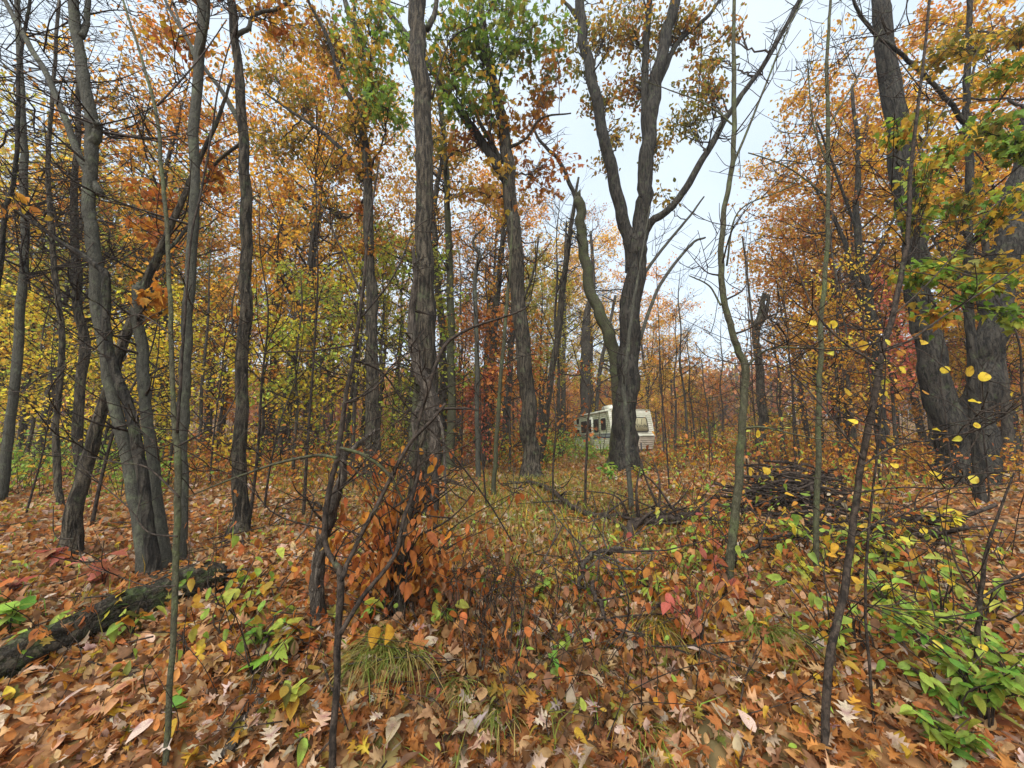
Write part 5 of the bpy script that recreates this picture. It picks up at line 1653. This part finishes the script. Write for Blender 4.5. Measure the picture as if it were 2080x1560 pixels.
plant('shrub', 'small shrub with coral and peach leaves at lower right centre', 'shrub', 1420, 1330, 0.42, 6, 7, CORAL_LEAF, 0.085, 201, droop=0.9)
plant('shrub', 'low shrub with faded pink leaves on slope above the coral shrub', 'shrub', 1500, 1240, 0.3, 6, 8, leaf_meshes('leaf', T_OVATE, 'pink:2 rust gold', 8), 0.07, 202, droop=0.6)
plant('shrub', 'pinkish low shrub beside the base of grey-green sapling', 'shrub', 1400, 1170, 0.3, 5, 7, leaf_meshes('leaf', T_OVATE, 'pink gold lime', 8), 0.075, 203, droop=0.6)
for k, (lab, px, py, h, ns, nl, ms, sz) in enumerate((
    ('tall bright green leafy plant in bottom right corner', 2010, 1500, 0.45, 14, 12, GREEN_LEAF, 0.062),
    ('bright green plant just left of the corner plant', 1945, 1480, 0.3, 8, 9, GREEN_LEAF, 0.058),
    ('bright green plant nearest the bottom edge at right', 1930, 1550, 0.22, 8, 8, GREEN_LEAF, 0.058),
    ('broad green plant against right picture edge above corner plant', 2070, 1440, 0.42, 10, 10, GREEN_LEAF, 0.06),
    ('green low plant on slope left of yellow sapling', 1850, 1300, 0.26, 5, 7, LIME_LEAF, 0.075),
    ('lime green plant between the two thin right saplings', 1800, 1240, 0.26, 5, 7, LIME_LEAF, 0.075),
    ('green plant on slope in front of stick spread', 1790, 1150, 0.26, 5, 7, LIME_LEAF, 0.085),
    ('yellow-green plant right of the near dark sapling, upslope', 1840, 1120, 0.28, 5, 7, MIX_LEAF, 0.085),
    ('yellow leafy plant at foot of the double oak', 1930, 1090, 0.3, 5, 7, leaf_meshes('leaf', T_OVATE, 'yellow lime', 6), 0.09),
    ('lime plant in front of brush pile at its left end', 1560, 1110, 0.24, 5, 7, MIX_LEAF, 0.085),
    ('pale green plant below middle of brush pile', 1625, 1110, 0.25, 5, 6, LIME_LEAF, 0.085),
    ('green plant at foot of moss-speckled sapling', 1640, 1190, 0.22, 5, 6, LIME_LEAF, 0.07),
    ('small lime seedling beside the near dark sapling elbow', 1680, 1330, 0.2, 4, 5, LIME_LEAF, 0.06),
    ('green seedling with dark leaves under lower centre branch', 1130, 1370, 0.16, 3, 4, GREEN_LEAF, 0.075),
    ('yellow-green seedling left of the arching dead branch', 1090, 1230, 0.22, 5, 6, MIX_LEAF, 0.075),
    ('lime seedling under arching dead branch', 1180, 1210, 0.22, 5, 6, LIME_LEAF, 0.07),
    ('gold and lime plant right of arching dead branch', 1260, 1200, 0.22, 5, 7, MIX_LEAF, 0.07),
    ('lime plant upslope of coral shrub', 1320, 1230, 0.24, 5, 6, MIX_LEAF, 0.07),
    ('single bright three-leaved seedling near bottom edge', 600, 1535, 0.1, 1, 4, GREEN_LEAF, 0.1),
    ('maple seedling with deeply cut green leaves on left slope', 540, 1380, 0.14, 2, 3, MAPLE_GREEN, 0.13),
    ('green seedling next above the maple seedling', 530, 1320, 0.18, 4, 5, GREEN_LEAF, 0.07),
    ('lime plant beside grey rotten strip', 620, 1330, 0.22, 4, 5, MIX_LEAF, 0.08),
    ('lime seedling between rotten strip and leaf-covered slope', 500, 1265, 0.2, 5, 5, MIX_LEAF, 0.075),
    ('yellow-green seedling at right end of fallen log', 460, 1240, 0.2, 4, 5, MIX_LEAF, 0.075),
    ('green seedling growing on right end of fallen log', 395, 1215, 0.2, 4, 6, GREEN_LEAF, 0.075),
    ('green seedling in front of fallen log at left', 90, 1340, 0.2, 4, 5, GREEN_LEAF, 0.085),
    ('lime seedling leaning over middle of fallen log', 190, 1290, 0.22, 4, 5, LIME_LEAF, 0.085),
    ('yellow seedling in front of fallen log middle', 265, 1300, 0.2, 4, 5, MIX_LEAF, 0.08),
    ('green plant at left picture edge behind fallen log', 15, 1300, 0.24, 4, 5, GREEN_LEAF, 0.1),
    ('green leaves at base of the tall thin sapling', 330, 1480, 0.12, 2, 4, GREEN_LEAF, 0.09),
    ('lime seedling beside the crooked sapling base at left', 590, 1450, 0.18, 3, 4, MIX_LEAF, 0.08),
    ('bright green seedling under right end of rust bush', 900, 1275, 0.2, 3, 4, GREEN_LEAF, 0.085),
    ('lime seedling under the rust bush beside crooked sapling fork', 745, 1275, 0.2, 4, 5, LIME_LEAF, 0.075),
    ('green plant between bush and bent dead branch, upslope', 1010, 1215, 0.22, 4, 5, MIX_LEAF, 0.07),
    ('leafy plant at foot of forked oak on its left', 1240, 978, 0.4, 7, 7, GREEN_LEAF, 0.12),
    ('leafy plant at foot of forked oak on its right', 1305, 975, 0.38, 7, 7, LIME_LEAF, 0.12),
    ('orange-red maple seedling behind left end of fallen log', 210, 1195, 0.26, 3, 3, leaf_meshes('leaf', T_MAPLE, 'orange pink', 4), 0.15),
    ('red maple seedling low among leaves at left edge', 15, 1215, 0.2, 3, 4, RED_LEAF, 0.13),
    ('crimson maple seedling lying low on left slope', 450, 1350, 0.08, 2, 3, leaf_meshes('leaf', T_MAPLE, 'pink', 3), 0.085),
    ('red seedling behind the left clump base', 110, 1160, 0.22, 3, 4, RED_LEAF, 0.13))):
    plant('seedling' if h < 0.3 else 'leafy_plant', lab, 'seedling' if h < 0.3 else 'plant', px, py, h, ns, nl, ms, sz, 300 + k)


# the rust-leaved bush: drooping dead leaves hanging from thin stems
def rust_bush():
    r = np.random.default_rng(91)
    base = G(800, 1250)
    e = thing('rust_bush', 'bush of drooping rust-red dead leaves in front of the furrowed centre trunk', 'bush', base)
    ms = leaf_meshes('leaf', [leaf_ovate(0.6, 0.25, 0.5, 0.9), leaf_ovate(-0.5, 0.1, 0.4, 0.8), leaf_ovate(0.9, 0.5, 0.7, 0.8)], 'rust:3 orange:2', 16)
    mb, rest = MB(), MB()
    n = 0
    for k in range(82):
        px, py = r.normal(808, 98), r.normal(1095, 92)
        if px < 690 and py < 1000:
            continue
        end = P(px, py, base[1] + r.uniform(-0.25, 0.5)) - base
        b0 = np.array([r.normal(0, 0.06), r.normal(0, 0.06), 0])
        q = spline([b0, b0 * 0.5 + end * np.array([0.35, 0.4, 0.6]), end], 5)
        mb.tube(q, np.linspace(0.006, 0.002, len(q)), 4, cap=False)
        for j in range(14):
            i = r.integers(4, len(q))
            p = q[i] + r.normal(0, 0.055, 3)
            L = r.uniform(0.035, 0.085)
            if n < 300:
                o = obj('leaf', ms[r.integers(len(ms))], e, p)
                o.scale = (L, L, L)
                o.rotation_euler = (r.normal(-1.15, 0.5), r.normal(0, 0.7), r.uniform(0, 6.28))
                o.scale = (L * r.uniform(0.6, 1.1), L, L * r.uniform(0.8, 2.2))
                n += 1
            else:
                put_leaves(rest, T_OVATE, p[None], L, pcol('rust:4 orange', 1, r), r, (-1.35, 0.35), 0.5)
    # withered brown mass at lower right of the bush
    q = np.column_stack([r.normal(0.36, 0.16, 240), r.normal(0, 0.14, 240), np.abs(r.normal(0.12, 0.12, 240))])
    put_leaves(rest, T_OVATE, q, 0.06, pcol('brown:3 rust', 240, r), r, (-1.2, 0.5), 0.6)
    for k in range(40):
        a = np.array([r.normal(0.5, 0.2), r.normal(0, 0.15), 0])
        mb.tube(spline([a, a + (r.normal(0, 0.06), r.normal(0, 0.06), 0.2), a + (r.normal(0.05, 0.15), r.normal(0, 0.12), r.uniform(0.15, 0.4))], 4), np.linspace(0.004, 0.0015, 9), 4, cap=False)
    obj('stems', mb.mesh('stems', TWIG), e)
    obj('withered_leaves', rest.mesh('withered_leaves', LEAF, color=True, smooth=False), e, kind='stuff')
    big = leaf_meshes('leaf', [leaf_ovate(0.4, 0.2, 0.3, 1.1)], 'gold orange', 2)
    for px, py in ((790, 1268), (765, 1272)):
        p = P(px, py, base[1] - 0.45) - base
        o = obj('leaf', big[0], e, p)
        o.scale = (0.1, 0.1, 0.1)
        o.rotation_euler = (-1.4, 0.2, r.uniform(-0.5, 0.5))


rust_bush()


def undergrowth():
    """low tangled growth under the wood, too fine to count: stems, twigs and small leaves"""
    r = np.random.default_rng(41)
    mb, lf = MB(), MB()
    zones = [(0, 330, 900, 1020, 150, 'lime:3 green:2 gold'), (330, 760, 890, 1000, 170, 'orange rust gold lime:0.4'), (760, 1130, 880, 960, 130, 'orange gold lime'), (1090, 1240, 900, 945, 90, 'lime:3 fresh'),
             (1330, 1640, 890, 960, 170, 'rust orange lime:0.6 gold'), (1640, 2080, 890, 1000, 190, 'rust orange gold'), (1340, 1900, 1000, 1180, 90, 'rust lime gold'), (1200, 1500, 1080, 1250, 40, 'lime gold rust pink:0.5'), (380, 700, 1200, 1400, 8, 'lime gold'), (1650, 2080, 1130, 1350, 26, 'lime:3 gold fresh:0.6')]
    for x0, x1, y0, y1, n, pal in zones:
        for k in range(n):
            p = G(r.uniform(x0, x1), r.uniform(y0, y1))
            if p[1] > 60:
                continue
            if 4.6 < p[0] < 8 and 20.2 < p[1] < 27.5:
                continue
            h = r.uniform(0.25, 1.1) * (1 if p[1] > 5 else 0.35)
            if 0.2 < p[0] / p[1] < 0.42 and p[1] < 21:
                h *= 0.4
            nst = 3
            for s_ in range(nst):
                d = np.array([r.normal(0, 0.3), r.normal(0, 0.3), 1.0]) * h
                q = spline([p, p + d * 0.5 + r.normal(0, 0.04, 3), p + d + r.normal(0, 0.08, 3)], 3)
                mb.tube(q, np.linspace(0.006, 0.002, len(q)), 3, cap=False)
                m = 8 if p[1] > 5 else 4
                pos = q[r.integers(2, len(q), m)] + r.normal(0, 0.07 + 0.05 * h, (m, 3))
                pos[:, 2] = np.maximum(pos[:, 2], hgt(pos[:, 0], pos[:, 1]) + 0.02)
                put_leaves(lf, T_OVATE if p[1] < 6 else T_QUAD, pos, 0.06 + 0.0035 * min(p[1], 20), pcol(pal, m, r), r, (-0.4, 0.5), 0.5)
    n = 7000                                             # small weeds and seed leaves in drifts
    a, d = r.uniform(-1.1, 1.1, n), np.sqrt(r.uniform(1.7 ** 2, 11 ** 2, n))
    x, y = d * np.sin(a), d * np.cos(a)
    keep = np.sin(x * 1.3 + 0.7 * y) + np.sin(y * 1.7 - x * 0.6) + r.normal(0, 0.5, n) > 0.55
    x, y = x[keep], y[keep]
    put_leaves(lf, T_OVATE, np.column_stack([x, y, hgt(x, y) + r.uniform(0.04, 0.17, len(x))]), 0.035 + 0.003 * y, pcol('lime:2 olive:2 gold green:0.6 pink:0.3', len(x), r), r, (-0.2, 0.4), 0.4)
    for k in range(270):                                 # dried stalks in the foreground
        px, py = (r.normal(1130, 130), r.normal(1330, 90)) if k < 120 else (r.uniform(0, 2080), r.uniform(1080, 1500))
        p = G(px, min(py, 1530))
        h = r.uniform(0.12, 0.45)
        d = np.array([r.normal(0, 0.5), r.normal(0, 0.4), 1.0]) * h
        q = spline([p, p + d * 0.5 + r.normal(0, 0.03, 3), p + d * np.array([1.3, 1.3, 0.9]) + r.normal(0, 0.05, 3)], 3)
        mb.tube(q, np.linspace(0.003, 0.0012, len(q)), 4, cap=False)
        if k % 3 == 0:
            m = 4
            put_leaves(lf, T_OVATE, q[r.integers(3, len(q), m)] + r.normal(0, 0.02, (m, 3)), 0.05, pcol('brown rust', m, r), r, (-1.2, 0.4), 0.5)
    for k in range(1500):
        a = r.uniform(-1.0, 1.0)
        y = r.uniform(15, 60)
        x = y * math.tan(a) if abs(a) < 0.95 else 1.3 * y * np.sign(a)
        if 3.6 < x < 8.8 and y < 28.5:
            continue
        p = np.array([x, y, float(hgt(x, y))])
        h = r.uniform(0.8, 2.8)
        for s_ in range(2):
            q = np.array([p, p + (r.normal(0, 0.15), r.normal(0, 0.15), h * 0.55), p + (r.normal(0, 0.4), r.normal(0, 0.4), h)])
            mb.tube(q, [0.016, 0.01, 0.004], 3, cap=False)
        m = 12
        pos = p + np.column_stack([r.normal(0, 0.45, m), r.normal(0, 0.45, m), r.uniform(0.1, 1, m) * h])
        put_leaves(lf, T_QUAD, pos, 0.17, pcol('rust:1.5 orange:2 gold:3 yellow:1.3 olive lime:0.8', 1, r).repeat(m, 0) * r.uniform(0.7, 1.2, (m, 1)), r, (-0.4, 0.5), 0.6)
    e = thing('undergrowth', 'tangle of low stems and small leaves along the edge of the wood', 'undergrowth', (0, 0, 0))
    e['kind'] = 'stuff'
    obj('stems', mb.mesh('stems', TWIG), e, kind='stuff')
    obj('leaves', lf.mesh('leaves', LEAF, color=True, smooth=False), e, kind='stuff')


undergrowth()


# ------------------------------------------------------------------ damp air
def haze():
    m = bpy.data.materials.new('damp_air')
    m.use_nodes = True
    n, l = m.node_tree.nodes, m.node_tree.links
    n.remove(n['Principled BSDF'])
    pv = n.new('ShaderNodeVolumePrincipled')
    pv.inputs['Color'].default_value = (0.93, 0.96, 1, 1)
    pv.inputs['Density'].default_value = 0.001
    l.new(pv.outputs[0], n['Material Output'].inputs['Volume'])
    mb = MB()
    mb.box((-515, -70, -1.3), (515, 515, 32))
    obj('haze', mb.mesh('haze', m, smooth=False), None, kind='stuff', label='thin pale damp air fading the far woods', category='haze')


haze()
